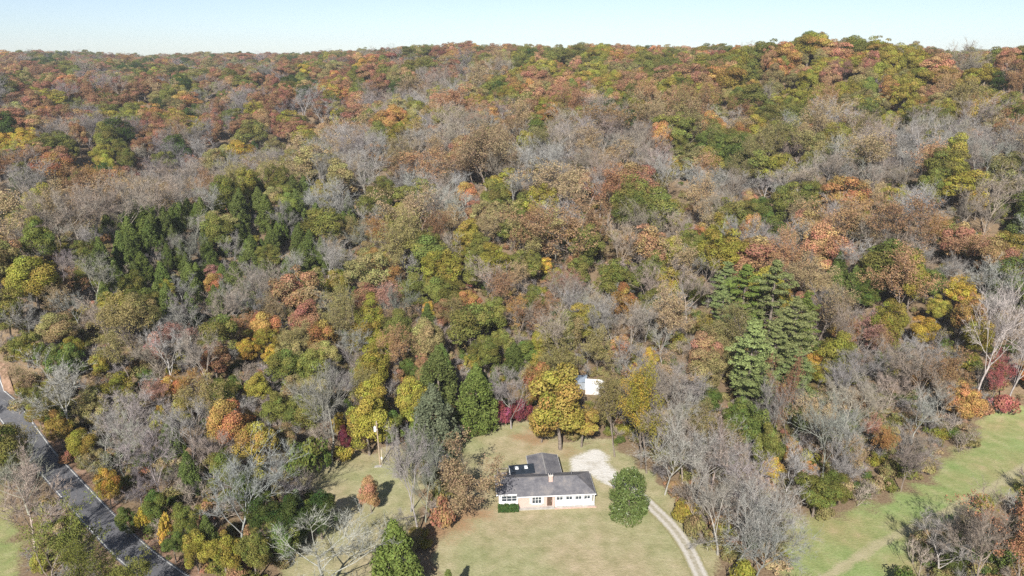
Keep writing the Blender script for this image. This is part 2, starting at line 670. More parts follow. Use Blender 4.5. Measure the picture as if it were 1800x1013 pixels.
def register(key, Ht, W, wood, wood_mat, cv, cf, crown_mat, rng):
    """three meshes: trunk, crown (for trees built as things) and both joined (for the far forest)"""
    s = Shape()
    s.H, s.W = Ht, W
    nf = len(cf)
    at = lambda n0, n1: {'var': ('FLOAT', 'FACE', np.concatenate([np.full(n0, .5), v1])), 'var2': ('FLOAT', 'FACE', np.concatenate([np.full(n0, .5), v2]))}
    global LOBE_VAR
    lo = LOBE_VAR if LOBE_VAR is not None and len(LOBE_VAR) == nf else np.zeros((nf, 2))
    LOBE_VAR = None
    v1 = np.clip(rng.normal(.5, .15, nf) + .22 * lo[:, 0], 0, 1); v2 = np.clip(rng.normal(.5, .2, nf) + .2 * lo[:, 1], 0, 1)
    s.crown = make_mesh(key + '_crown', cv, [cf], [crown_mat], attrs=at(0, nf))
    if wood is not None and len(wood.v):
        wv, wf = arr(wood)
        s.trunk = make_mesh(key + '_trunk', wv, wf, [wood_mat], smooth=True)
        nw = sum(len(x) for x in wf)
        quad_w = wf
        s.joined = make_mesh(key + '_joined', np.concatenate([wv, cv]), list(quad_w) + [cf + len(wv)], [crown_mat, wood_mat],
                             mat_idx=np.concatenate([np.full(nw, 1), np.zeros(nf)]), attrs=at(nw, nf))
    else:
        s.trunk = None
        s.joined = s.crown
    SH.setdefault(key.split('-')[0], []).append(s)
    return s


def build_shapes():
    rng = np.random.RandomState(11)
    for i in range(7):                                        # full crowns: broad, oval, irregular
        Ht = 15.0; W = 11.0
        Zr = [6.3, 6.8, 5.9, 6.6, 7.0, 6.2, 6.5][i]; zc = Ht - Zr * 1.0
        v, f, lob = crown_leafy(rng, W * .5, Zr, zc, [40, 34, 48, 38, 34, 56, 42][i], .33, 235, low=[-.75, -.8, -.6, -.9, -.85, -.7, -.8][i], taper=[0, .15, 0, .25, .3, .05, .1][i],
                                lump=[(.22, .40), (.26, .44), (.20, .36), (.24, .42), (.24, .4), (.18, .34), (.22, .4)][i])
        tr = limbs_for(lob, rng, zc - Zr * .62, .27, zc, Zr)
        register('leafy-%d' % i, Ht, W, tr, M_BARK, v, f, M_LEAF, rng)
    for i in range(5):                                        # bare crowns
        mb, fv, ff, tips = branching(rng, 15.0, 10.5, [.34, .28, .42, .3, .22][i], [9, 8, 10, 8, 9][i], 6, 6, 11, [1.0, 1.15, .8, 1.1, 1.2][i], [.21, .23, .2, .25, .22][i], .046)
        register('bare-%d' % i, 15.0, 10.5, mb, M_BTRUNK, fv, ff, M_TWIG, rng)
    for i in range(5):                                        # thinning crowns: branches show between the leaves
        mb, fv, ff, tips = branching(rng, 15.0, 10.0, [.34, .28, .4, .3, .26][i], 8, 6, 5, 6, [1.0, 1.1, .8, 1.0, 1.1][i], .23)
        n = [8200, 9800, 6600, 9000, 7400][i]
        pick = tips[rng.randint(0, len(tips), n)] + rng.normal(size=(n, 3)) * .25
        v, f = leaf_quads(pick, rng.normal(size=(n, 3)) + np.array([0, -.2, .6]), .27, rng)
        register('thin-%d' % i, 15.0, 10.0, mb, M_BARK, v, f, M_LEAF, rng)
    for i in range(4):                                        # red cedars
        Ht = 11.0; W = 5.6
        v, f = cedar_shape(rng, Ht, W, pointy=[.75, .5, .95, .35][i])
        tr = MB().tube([(0, 0, -.5), (0, 0, Ht * .5), (0, 0, Ht * .9)], [.2, .14, .04], 6, cap=False)
        register('cedar-%d' % i, Ht, W, tr, M_BARK, v, f, M_CEDAR, rng)
    for i in range(5):                                        # white pines
        mb, v, f = pine_shape(rng, 20.0, 9.0)
        register('pine-%d' % i, 20.0, 9.0, mb, M_BARK, v, f, M_PINE, rng)
    for i in range(4):                                        # shrubs
        v, f, lob = crown_leafy(rng, 2.2, 1.5, 1.25, 22, .26, 330, low=-.6, lump=(.25, .45))
        mb = MB()
        for c, r in lob[::3]:
            tube_np(mb, (rng.normal() * .15, rng.normal() * .15, -.3), c, .05, .015, 4, None, 2)
        register('shrub-%d' % i, 3.0, 4.4, mb, M_BARK, v, f, M_LEAF, rng)
    for i in range(3):                                        # leafless thickets
        mb, fv, ff, tips = branching(rng, 4.0, 4.0, .12, 7, 4, 4, 7, 1.1, .06, .035, .7)
        register('brush-%d' % i, 4.0, 4.0, mb, M_BTRUNK, fv, ff, M_TWIG, rng)
    # magnolia: broad at the foot, domed, dense glossy leaves
    cs, ns = [], []
    for i in range(240):
        t = rng.rand() ** 1.1
        a = rng.rand() * 6.283
        prof = math.sqrt(max(0.02, 1 - ((t - .3) / .74) ** 2)) * (.9 + .1 * math.sin(t * 17 + a * 2))
        rad = 3.9 * prof * rng.uniform(.6, 1.1)
        c = np.array([math.cos(a) * rad, math.sin(a) * rad, .5 + t * 9.6])
        r = rng.uniform(.45, 1.05)
        m = int(130 * r * r)
        dn = unit(rng.normal(size=(m, 3))); dn = dn[dn @ unit(np.array([math.cos(a), math.sin(a), .5])) > -.3]
        cs.append(c + dn * r * (0.65 + .45 * rng.rand(len(dn), 1))); ns.append(dn + .6 * rng.normal(size=dn.shape))
    c = np.concatenate(cs); nn = np.concatenate(ns); k = c[:, 2] > .1
    v, f = leaf_quads(c[k], nn[k], .34, rng, .6)
    tr = MB().tube([(0, 0, -.5), (0, 0, 4), (0, 0, 9)], [.28, .2, .05], 7, cap=False)
    register('magnolia-0', 11.0, 8.4, tr, M_BARK, v, f, M_GLOSS, rng)
    # pale sycamore: heavy white limbs
    for i in range(2):
        mb, fv, ff, tips = branching(rng, 18.0, 13.0, [.3, .12][i], [8, 9][i], 6, 6, 8, [.95, 1.3][i], [.25, .28][i], .046, 1.2)
        register('sycamore-%d' % i, 18.0, 13.0, mb, M_BTRUNK, fv, ff, M_TWIG, rng)


build_shapes()

TINT = {
    'G': (.175, .182, .046), 'DG': (.060, .092, .024), 'MG': (.125, .162, .040), 'YG': (.285, .255, .050), 'Y': (.45, .325, .060), 'O': (.39, .225, .080),
    'R': (.300, .172, .092), 'T': (.37, .280, .155), 'OT': (.275, .238, .098), 'P': (.36, .200, .150), 'M': (.20, .052, .066), 'C': (.108, .138, .038), 'RD': (.33, .110, .095),
    'CB': (.140, .165, .095), 'W': (.205, .245, .090), 'RT': (.370, .230, .118), 'GO': (.320, .240, .060),
    'B': (.315, .297, .270), 'BT': (.315, .265, .218), 'BW': (.36, .34, .30), 'BP': (.265, .238, .228), 'BG': (.275, .272, .222),
}
COLOUR_WORD = {'G': 'olive green', 'DG': 'dark green', 'MG': 'green', 'YG': 'yellow-green', 'Y': 'bright yellow', 'O': 'orange', 'R': 'rust brown', 'T': 'tan', 'OT': 'olive tan',
               'P': 'pinkish red', 'M': 'crimson', 'RD': 'red', 'C': 'dark green', 'CB': 'grey-green', 'W': 'blue-green', 'RT': 'russet', 'GO': 'golden', 'B': 'grey', 'BT': 'brownish', 'BW': 'white-limbed',
               'BP': 'purple-grey', 'BG': 'lichen-grey'}

# ------------------------------------------------------------------ open ground, measured from the photograph
def poly_world(pts):
    return np.array([on_ground(*p)[:2] for p in pts])


LAWN = poly_world([(770, 1060), (775, 985), (790, 920), (815, 900), (850, 880), (845, 850), (800, 820), (825, 770), (880, 745), (950, 752), (1000, 790), (1055, 775), (1080, 790),
                   (1110, 815), (1145, 850), (1170, 880), (1200, 920), (1235, 970), (1262, 1060)])
YARD = poly_world([(505, 1060), (520, 960), (560, 940), (595, 900), (560, 860), (530, 845), (560, 825), (620, 805), (700, 790), (720, 800), (730, 870), (712, 950), (690, 1000), (660, 1060)])
FIELD = poly_world([(1390, 1080), (1370, 1000), (1355, 930), (1385, 895), (1440, 912), (1500, 900), (1560, 880), (1640, 845), (1660, 810), (1720, 775), (1710, 745), (1760, 722), (1830, 715),
                    (2000, 700), (2000, 820), (1800, 870), (1700, 905), (1620, 960), (1600, 1080)])
MEADOW = poly_world([(-80, 850), (0, 862), (30, 900), (45, 960), (52, 1013), (60, 1080), (-120, 1080)])
ROAD_PTS = [on_ground(*p)[:2] for p in ((-160, 545), (-60, 618), (0, 672), (60, 748), (100, 800), (150, 853), (200, 905), (260, 963), (330, 1013), (420, 1072), (540, 1140))]
DRIVE_PTS = [on_ground(*p)[:2] for p in ((1078, 842), (1095, 853), (1120, 868), (1147, 893), (1180, 926), (1207, 963), (1232, 1013), (1250, 1060), (1262, 1110))]
TRACK_PTS = [on_ground(*p)[:2] for p in ((1440, 1025), (1500, 985), (1560, 950), (1640, 912), (1700, 880), (1760, 848), (1815, 812), (1900, 765))]
GRAVEL = poly_world([(1003, 818), (1020, 800), (1046, 794), (1062, 806), (1070, 828), (1082, 838), (1096, 858), (1078, 852), (1052, 838), (1030, 832), (1008, 828)])


def inside(poly, x, y):
    x = np.asarray(x); y = np.asarray(y)
    r = np.zeros(x.shape, bool)
    n = len(poly)
    for i in range(n):
        x0, y0 = poly[i]; x1, y1 = poly[(i + 1) % n]
        c = ((y0 > y) != (y1 > y)) & (x < (x1 - x0) * (y - y0) / (y1 - y0 + 1e-12) + x0)
        r ^= c
    return r


def line_dist(pts, x, y):
    x = np.asarray(x, float); y = np.asarray(y, float)
    best = np.full(x.shape, 1e9)
    for (x0, y0), (x1, y1) in zip(pts[:-1], pts[1:]):
        dx, dy = x1 - x0, y1 - y0
        t = np.clip(((x - x0) * dx + (y - y0) * dy) / (dx * dx + dy * dy), 0, 1)
        best = np.minimum(best, np.hypot(x - x0 - t * dx, y - y0 - t * dy))
    return best


def poly_dist(poly, x, y):
    """signed: negative inside"""
    d = line_dist(list(map(tuple, poly)) + [tuple(poly[0])], x, y)
    return np.where(inside(poly, x, y), -d, d)


def spline(pts, n=12):
    P = [np.array(p) for p in pts]
    P = [2 * P[0] - P[1]] + P + [2 * P[-1] - P[-2]]
    out = []
    for i in range(1, len(P) - 2):
        for k in range(n):
            t = k / n
            out.append(.5 * ((2 * P[i]) + (-P[i - 1] + P[i + 1]) * t + (2 * P[i - 1] - 5 * P[i] + 4 * P[i + 1] - P[i + 2]) * t * t + (-P[i - 1] + 3 * P[i] - 3 * P[i + 1] + P[i + 2]) * t ** 3))
    out.append(P[-2])
    return [tuple(p) for p in out]


ROAD_W = 4.8
_rp = spline(ROAD_PTS)
# the measured line is the white edge line; the road's axis lies half a width nearer the camera
ROAD = []
for i, p in enumerate(_rp):
    a = np.array(_rp[max(i - 1, 0)]); b = np.array(_rp[min(i + 1, len(_rp) - 1)])
    d = (b - a) / np.linalg.norm(b - a)
    nrm = np.array([d[1], -d[0]])
    ROAD.append(tuple(np.array(p) + nrm * (ROAD_W * .5 - .25)))
DRIVE = spline(DRIVE_PTS)
TRACK = spline(TRACK_PTS)
LITTER = [flat(*p) + (r, s) for p, r, s in (((815, 900), 6.5, 1.0), ((850, 898), 4.0, .7), ((930, 770), 5.0, .9), ((905, 752), 4.5, .6), ((845, 757), 4, .8), ((1010, 800), 5, .7), ((653, 900), 3.0, .5),
                                           ((640, 812), 6, .5), ((780, 930), 5, .9), ((1060, 790), 4, .6))]

# ------------------------------------------------------------------ ground sheet
def ground():
    def axis(lo, hi, near_lo, near_hi, fine, grow):
        a = list(np.arange(near_lo, near_hi + .01, fine))
        s = fine
        while a[-1] < hi:
            s = min(s * grow, 260); a.append(a[-1] + s)
        s = fine
        while a[0] > lo:
            s = min(s * grow, 260); a.insert(0, a[0] - s)
        return np.array(a)
    xs = axis(-1900, 1900, -125, 125, 1.1, 1.06)
    ys = axis(-60, 2500, 78, 165, 1.1, 1.035)
    X, Y = np.meshgrid(xs, ys)
    x = X.ravel(); y = Y.ravel()
    z = terrain(x, y)
    z = z - np.clip((np.hypot(x, y) - 1900) / 40, 0, 20)
    nx, ny = len(xs), len(ys)
    i = np.arange(nx * ny).reshape(ny, nx)
    f = np.stack([i[:-1, :-1], i[:-1, 1:], i[1:, 1:], i[1:, :-1]], -1).reshape(-1, 4)
    wob = 1.1 * np.sin(x * .9 + 1.7 * np.sin(y * .6)) + .7 * np.sin(y * 1.3 + x * .5)
    soft = lambda d, w: np.clip(.5 - (d + wob) / (2 * w), 0, 1)
    lawn = np.maximum(soft(poly_dist(LAWN, x, y) - 1.5, 1.6), soft(poly_dist(YARD, x, y) - 1.0, 1.6))
    field = np.maximum(soft(poly_dist(FIELD, x, y), 3.6), .75 * soft(poly_dist(MEADOW, x, y), 2.0))
    lit = np.zeros_like(x)
    for lx, ly, r, s in LITTER:
        dd = np.hypot(x - lx, (y - ly) * 1.0) + wob * .8
        lit = np.maximum(lit, .62 * s * np.clip(1.35 - dd / r, 0, 1))
    colr = np.stack([lawn, field, lit, np.ones_like(x)], -1)
    trk = np.clip(.95 - line_dist(TRACK, x, y) / 1.8 + .08 * wob, 0, .75)
    grav = np.clip(.5 - (poly_dist(GRAVEL, x, y) + .4 * wob - .5) / 3.2, 0, 1)
    m, n, out = nt('ground_cover')
    at = N(n, 'ShaderNodeAttribute', attribute_type='GEOMETRY', attribute_name='cover')
    sep = N(n, 'ShaderNodeSeparateColor')
    n.links.new(at.outputs['Color'], sep.inputs[0])
    big = noise(n, .06, 5, .6); mid = noise(n, .35, 5, .65); fin = noise(n, 2.2, 5, .75)
    floor = ramp(n, fin, [(.3, (.13, .092, .058)), (.5, (.21, .152, .096)), (.72, (.30, .225, .145))])
    lawn1 = ramp(n, mid, [(.30, (.250, .240, .128)), (.5, (.345, .310, .190)), (.70, (.425, .368, .248))])
    lawn2 = ramp(n, big, [(.35, (.86, .96, .80)), (.6, (1.06, 1.0, .98))])
    lawnc = mix(n, 1.0, lawn1, lawn2, 'MULTIPLY')
    fld1 = ramp(n, mid, [(.3, (.210, .240, .098)), (.52, (.280, .288, .135)), (.72, (.37, .33, .195))])
    fld2 = ramp(n, big, [(.38, (.86, 1.05, .85)), (.62, (1.12, .98, 1.0))])
    fldc = mix(n, 1.0, fld1, fld2, 'MULTIPLY')
    grain = ramp(n, fin, [(.25, .72), (.75, 1.22)])

    def edge(s):                                     # break the border up with the turf's own unevenness
        a = N(n, 'ShaderNodeMath', operation='MULTIPLY_ADD')
        n.links.new(fin, a.inputs[0]); a.inputs[1].default_value = .9
        n.links.new(s, a.inputs[2])
        r = N(n, 'ShaderNodeMapRange', interpolation_type='SMOOTHSTEP')
        r.inputs['From Min'].default_value = .72; r.inputs['From Max'].default_value = 1.15
        n.links.new(a.outputs[0], r.inputs['Value'])
        return r.outputs[0]
    c = mix(n, edge(sep.outputs[1]), floor, mix(n, .6, fldc, mix(n, 1.0, fldc, grain, 'MULTIPLY')))
    c = mix(n, edge(sep.outputs[0]), c, mix(n, .55, lawnc, mix(n, 1.0, lawnc, grain, 'MULTIPLY')))
    ta = N(n, 'ShaderNodeAttribute', attribute_type='GEOMETRY', attribute_name='track')
    c = mix(n, edge(ta.outputs['Fac']), c, ramp(n, mid, [(.3, (.30, .285, .15)), (.7, (.42, .37, .235))]))
    spk = noise(n, 3.4, 3, .8); drift = noise(n, .11, 4, .6)
    sm = N(n, 'ShaderNodeMath', operation='MULTIPLY'); n.links.new(ramp(n, spk, [(.60, 0), (.66, 1)]), sm.inputs[0]); n.links.new(ramp(n, drift, [(.42, .05), (.62, .6)]), sm.inputs[1])
    c = mix(n, sm.outputs[0], c, (.27, .165, .085))
    litc = ramp(n, fin, [(.3, (.21, .115, .060)), (.5, (.31, .185, .10)), (.7, (.40, .27, .155))])
    c = mix(n, edge(sep.outputs[2]), c, litc)
    ga = N(n, 'ShaderNodeAttribute', attribute_type='GEOMETRY', attribute_name='gravel')
    gc = ramp(n, mid, [(.30, (.42, .39, .33)), (.52, (.60, .58, .54))])
    c = mix(n, edge(ga.outputs['Fac']), c, mix(n, .4, gc, mix(n, 1.0, gc, grain, 'MULTIPLY')))
    b = N(n, 'ShaderNodeBsdfDiffuse')
    n.links.new(c, b.inputs['Color'])
    bp = N(n, 'ShaderNodeBump')
    bp.inputs['Strength'].default_value = .6; bp.inputs['Distance'].default_value = .25
    n.links.new(fin, bp.inputs['Height'])
    n.links.new(bp.outputs[0], b.inputs['Normal'])
    n.links.new(b.outputs[0], out.inputs['Surface'])
    me = make_mesh('ground', np.stack([x, y, z], -1), [f], [m], smooth=True, attrs={'cover': ('FLOAT_COLOR', 'POINT', colr), 'gravel': ('FLOAT', 'POINT', grav), 'track': ('FLOAT', 'POINT', trk)})
    link('ground', me, kind='structure')


ground()


def ribbon(name, pts, offs, lift, mat, parent=None, kind=None, jitter=0.0, skip=None):
    """a strip draped on the ground: offs = lateral offsets of its edges"""
    P = np.array(pts)
    d = np.gradient(P, axis=0)
    d /= np.linalg.norm(d, axis=1, keepdims=True)
    nr = np.stack([d[:, 1], -d[:, 0]], -1)
    ks = np.linspace(offs[0], offs[1], max(2, int(abs(offs[1] - offs[0]) / .8) + 1))
    rows, uv = [], []
    s = np.concatenate([[0], np.cumsum(np.linalg.norm(np.diff(P, axis=0), axis=1))])
    rj = np.random.RandomState(3)
    for i in range(len(P)):
        for j, k in enumerate(ks):
            kk = k + (rj.normal() * jitter if j in (0, len(ks) - 1) else 0)
            q = P[i] + nr[i] * kk
            rows.append((q[0], q[1]))
            uv.append((kk, s[i]))
    rows = np.array(rows)
    z = terrain(rows[:, 0], rows[:, 1]) + lift
    n = len(ks)
    i = np.arange(len(P) * n).reshape(len(P), n)
    f = np.stack([i[:-1, :-1], i[:-1, 1:], i[1:, 1:], i[1:, :-1]], -1).reshape(-1, 4)[:, ::-1]
    me = make_mesh(name, np.column_stack([rows, z]), [f], [mat], smooth=True, uvs=np.array(uv))
    o = link(name, me, parent)
    if kind:
        o['kind'] = kind
    return o


def asphalt():
    m, n, out = nt('worn_asphalt')
    b = N(n, 'ShaderNodeBsdfPrincipled')
    b.inputs['Roughness'].default_value = .8
    c = ramp(n, noise(n, 1.2, 5, .7), [(.3, (.085, .087, .095)), (.7, (.14, .14, .15))])
    leaf = ramp(n, noise(n, 1.1, 6, .8), [(.60, 0), (.68, 1)])
    lf = N(n, 'ShaderNodeMath', operation='MULTIPLY'); lf.inputs[1].default_value = .55
    n.links.new(leaf, lf.inputs[0])
    c = mix(n, lf.outputs[0], c, (.26, .18, .11))
    n.links.new(c, b.inputs['Base Color'])
    n.links.new(b.outputs[0], out.inputs['Surface'])
    return m


M_PAINT = surf('road_paint', (.62, .62, .60), (.36, .36, .35), 2.0, .7)
M_YPAINT = surf('yellow_road_paint', (.42, .30, .06), (.22, .17, .06), 2.0, .7)
road = ribbon('road', ROAD, (-ROAD_W / 2, ROAD_W / 2), .06, asphalt(), kind='structure')
ribbon('edge_line', ROAD, (-ROAD_W / 2 + .22, -ROAD_W / 2 + .38), .066, M_PAINT, road)
ribbon('edge_line', ROAD, (ROAD_W / 2 - .38, ROAD_W / 2 - .22), .066, M_PAINT, road)
ribbon('verge', ROAD, (-ROAD_W / 2 - 1.5, -ROAD_W / 2 + .02), .03, surf('leafy_verge', (.33, .215, .15), (.15, .095, .06), .9, .95, .1, .6, bscale=3), kind='structure', jitter=.35)


def drive_mat():
    m, n, out = nt('gravel_tracks')
    uv = N(n, 'ShaderNodeUVMap', uv_map='UVMap')
    sx = N(n, 'ShaderNodeSeparateXYZ')
    n.links.new(uv.outputs[0], sx.inputs[0])
    ab = N(n, 'ShaderNodeMath', operation='ABSOLUTE')
    n.links.new(sx.outputs[0], ab.inputs[0])
    nz = noise(n, 1.6, 5, .7)
    a = N(n, 'ShaderNodeMath', operation='MULTIPLY_ADD')
    n.links.new(nz, a.inputs[0]); a.inputs[1].default_value = .85; n.links.new(ab.outputs[0], a.inputs[2])
    grav = ramp(n, noise(n, 3.0, 4, .7), [(.3, (.40, .37, .32)), (.7, (.56, .53, .48))])
    mid = ramp(n, nz, [(.35, (.29, .26, .19)), (.65, (.40, .37, .30))])
    side = ramp(n, nz, [(.35, (.19, .19, .085)), (.65, (.31, .27, .15))])
    k = ramp(n, a.outputs[0], [(.62, 1), (.95, 0)])
    c = mix(n, k, grav, mid)
    k2 = ramp(n, a.outputs[0], [(.0, 0), (.5, 0), (.88, 0), (.98, 1)])
    m2 = N(n, 'ShaderNodeMapRange'); m2.inputs['From Min'].default_value = 1.25; m2.inputs['From Max'].default_value = 1.7
    n.links.new(a.outputs[0], m2.inputs['Value'])
    c = mix(n, m2.outputs[0], c, side)
    b = N(n, 'ShaderNodeBsdfDiffuse'); n.links.new(c, b.inputs['Color'])
    n.links.new(b.outputs[0], out.inputs['Surface'])
    return m


ribbon('driveway', DRIVE, (-1.5, 1.5), .02, drive_mat(), kind='structure', jitter=.08)



# ------------------------------------------------------------------ house
def brick_mat():
    m, n, out = nt('red_brick')
    tc = N(n, 'ShaderNodeTexCoord')
    mp = N(n, 'ShaderNodeMapping'); mp.inputs['Rotation'].default_value = (R(90), 0, 0)
    n.links.new(tc.outputs['Object'], mp.inputs['Vector'])
    t = N(n, 'ShaderNodeTexBrick')
    t.inputs['Scale'].default_value = 1.0
    t.inputs['Brick Width'].default_value = .22; t.inputs['Row Height'].default_value = .075; t.inputs['Mortar Size'].default_value = .008
    t.inputs['Color1'].default_value = (.42, .245, .195, 1); t.inputs['Color2'].default_value = (.50, .325, .265, 1); t.inputs['Mortar'].default_value = (.60, .55, .5, 1)
    n.links.new(mp.outputs[0], t.inputs['Vector'])
    b = N(n, 'ShaderNodeBsdfPrincipled'); b.inputs['Roughness'].default_value = .85
    n.links.new(t.outputs['Color'], b.inputs['Base Color'])
    n.links.new(b.outputs[0], out.inputs['Surface'])
    return m


def shingle_mat():
    m, n, out = nt('asphalt_shingles')
    b = N(n, 'ShaderNodeBsdfPrincipled'); b.inputs['Roughness'].default_value = .9; b.inputs['Specular IOR Level'].default_value = .2
    big = noise(n, .55, 6, .7); fin = noise(n, 5.0, 4, .8)
    c = ramp(n, big, [(.36, (.105, .103, .114)), (.52, (.155, .150, .158)), (.66, (.225, .205, .195))])
    c = mix(n, 1.0, c, ramp(n, fin, [(.25, .72), (.75, 1.22)]), 'MULTIPLY')
    n.links.new(c, b.inputs['Base Color'])
    bp = N(n, 'ShaderNodeBump'); bp.inputs['Strength'].default_value = .4; bp.inputs['Distance'].default_value = .03
    n.links.new(fin, bp.inputs['Height']); n.links.new(bp.outputs[0], b.inputs['Normal'])
    n.links.new(b.outputs[0], out.inputs['Surface'])
    return m


def glass_mat():
    m, n, out = nt('window_glass')
    b = N(n, 'ShaderNodeBsdfPrincipled')
    b.inputs['Base Color'].default_value = (.045, .055, .065, 1); b.inputs['Roughness'].default_value = .08; b.inputs['Specular IOR Level'].default_value = .6
    n.links.new(b.outputs[0], out.inputs['Surface'])
    return m


M_BRICK = brick_mat(); M_SHIN = shingle_mat(); M_GLASS = glass_mat()
M_WHITE = surf('white_paint', (.80, .80, .79), (.68, .68, .67), 1.5, .6)
M_CONC = surf('concrete', (.46, .44, .40), (.34, .32, .29), 1.2, .9)
M_DOOR = surf('brown_door', (.11, .07, .05), (.08, .05, .035), 3, .6)
M_DECK = surf('weathered_deck', (.33, .29, .26), (.21, .18, .16), 1.3, .9)
M_DARKROOF = surf('dark_membrane', (.030, .040, .055), (.018, .026, .036), .8, .6)
M_SKYL = surf('skylight_dome', (.72, .76, .80), (.6, .64, .68), 2, .25, .5)
M_CAP = surf('light_mortar', (.62, .58, .53), (.5, .46, .42), 3, .9)

house = link('brick_house', None, label='low brick ranch house with grey hip roof and white porch on the lawn', category='house')
house.empty_display_size = .1
house.location = (-2.6, 108.3, 0.0)
house.rotation_euler = (0, 0, R(4.3))
E0, E1 = 2.55, 4.1                       # eave and ridge heights


def solid_roof(name, tops, t=.16, **kw):
    """closed slab from roof polygons: top faces, their copies below, and the rims"""
    mb = MB()
    for poly in tops:
        n = len(poly)
        mb.poly([(p[0], p[1], p[2]) for p in poly] + [(p[0], p[1], p[2] - t) for p in poly],
                [tuple(range(n)), tuple(range(2 * n - 1, n - 1, -1))] + [(i, n + i, n + (i + 1) % n, (i + 1) % n) for i in range(n)])
    return mb.build(name, M_SHIN, house, **kw)


def build_house():
    # walls: a closed ring of panels, the left bay set back
    w = MB()
    w.prism([(.45, 1.0), (3.75, 1.0), (3.75, .55), (10.1, .55), (10.1, 6.7), (.45, 6.7)], 0, E0 - .02)
    w.build('brick_wall', M_BRICK, house)
    MB().box(10.1, 16.75, .95, 6.7, 0, E0 - .02).build('white_wall', M_WHITE, house)
    MB().box(6.75, 11.75, 6.702, 13.0, 0, E0 - .2).build('wing_wall', M_BRICK, house)
    gab = MB()
    gab.poly([(6.75, 12.97, 2.35), (11.75, 12.97, 2.35), (9.25, 12.97, 2.9), (6.75, 12.8, 2.35), (11.75, 12.8, 2.35), (9.25, 12.8, 2.9)], [(0, 2, 1), (3, 4, 5), (0, 1, 4, 3), (1, 2, 5, 4), (2, 0, 3, 5)])
    gab.build('gable_wall', M_WHITE, house)
    MB().box(.4, 3.7, .94, .997, .05, E0 - .1).build('white_panel', M_WHITE, house)
    # main hip roof, the front slope stepping back over the left bay
    sl = (E1 - E0) / 3.6
    zf = lambda v: E0 + v * sl
    A, B_ = (2.9, 3.6, E1), (14.3, 3.6, E1)
    front = [(0, .55, zf(.55)), (3.5, .55, zf(.55)), (3.5, 0, E0), (17.2, 0, E0), B_, A]
    right = [(17.2, 0, E0), (17.2, 7.2, E0), B_]
    back = [(17.2, 7.2, E0), (0, 7.2, E0), A, B_]
    left = [(0, 7.2, E0), (0, .55, zf(.55)), A]
    rf = solid_roof('roof', [front, right, back, left])
    # wing roof, a low gable
    W0, W1 = E0 - .03, 3.1
    solid_roof('wing_roof', [[(9.25, 5.6, W1), (9.25, 13.4, W1), (6.3, 13.4, W0), (6.3, 6.9, W0)],
                             [(9.25, 13.4, W1), (9.25, 5.6, W1), (12.2, 6.9, W0), (12.2, 13.4, W0)]])
    MB().box(9.13, 9.37, 6.0, 13.38, W1 - .05, W1 + .025).build('ridge_cap', surf('ridge_shingle', (.27, .26, .25), (.2, .19, .185), 2, .9), house)
    MB().box(3.2, 14.0, 3.5, 3.7, E1 - .05, E1 + .025).build('ridge_cap', surf('main_ridge_shingle', (.17, .16, .155), (.13, .125, .125), 2, .9), house)
    # fascia boards
    for x0, x1, y0, y1, z in ((-.03, 3.5, .515, .545, zf(.55)), (3.5, 17.23, -.035, -.004, E0), (-.035, -.004, .55, 7.2, E0 + .02), (17.204, 17.235, 0, 7.2, E0), (6.262, 6.296, 7.25, 13.4, E0), (12.204, 12.236, 7.25, 13.4, E0)):
        MB().box(x0, x1, y0, y1, z - .2, z - .015).build('fascia', M_WHITE, house)
    for s in (0, 1):                                             # rake boards of the wing's gable
        x0, x1 = (6.3, 9.25) if s == 0 else (12.2, 9.25)
        MB().poly([(x0, 13.404, W0 - .18), (x1, 13.404, W1 - .18), (x1, 13.404, W1 - .01), (x0, 13.404, W0 - .01), (x0, 13.44, W0 - .18), (x1, 13.44, W1 - .18), (x1, 13.44, W1 - .01), (x0, 13.44, W0 - .01)],
                  [(0, 1, 2, 3), (7, 6, 5, 4), (0, 4, 5, 1), (1, 5, 6, 2), (2, 6, 7, 3), (3, 7, 4, 0)]).build('rake_board', M_WHITE, house)
    # chimney
    MB().box(9.25, 9.95, 2.5, 3.1, 3.0, 4.8).build('chimney', M_BRICK, rf)
    MB().box(9.18, 10.02, 2.43, 3.17, 4.8, 4.92).build('chimney_cap', M_CAP, rf)
    for x in (9.42, 9.78):
        MB().tube([(x, 2.8, 4.92), (x, 2.8, 5.12)], [.13, .13], 8).build('flue', M_DARKROOF, rf)
    MB().tube([(13.6, 4.7, 3.6), (13.6, 4.7, 4.35)], [.06, .06], 8).build('vent_pipe', surf('vent', (.2, .2, .2), None, 3, .6), rf)
    # lean-to with its flat dark roof and two skylights
    MB().box(3.1, 6.72, 6.72, 9.85, 0, 2.55).build('lean_to_wall', M_WHITE, house)
    lt = MB()
    P = [(2.85, 7.0, 2.6), (7.35, 7.0, 2.86), (7.35, 10.1, 2.86), (2.85, 10.1, 2.6)]
    lt.poly(P + [(a, b, c - .12) for a, b, c in P], [(0, 1, 2, 3), (7, 6, 5, 4), (0, 4, 5, 1), (1, 5, 6, 2), (2, 6, 7, 3), (3, 7, 4, 0)])
    lr = lt.build('lean_to_roof', M_DARKROOF, house)
    MB().box(2.70, 2.845, 7.0, 10.1, 2.4, 2.68).build('gutter', M_WHITE, house)
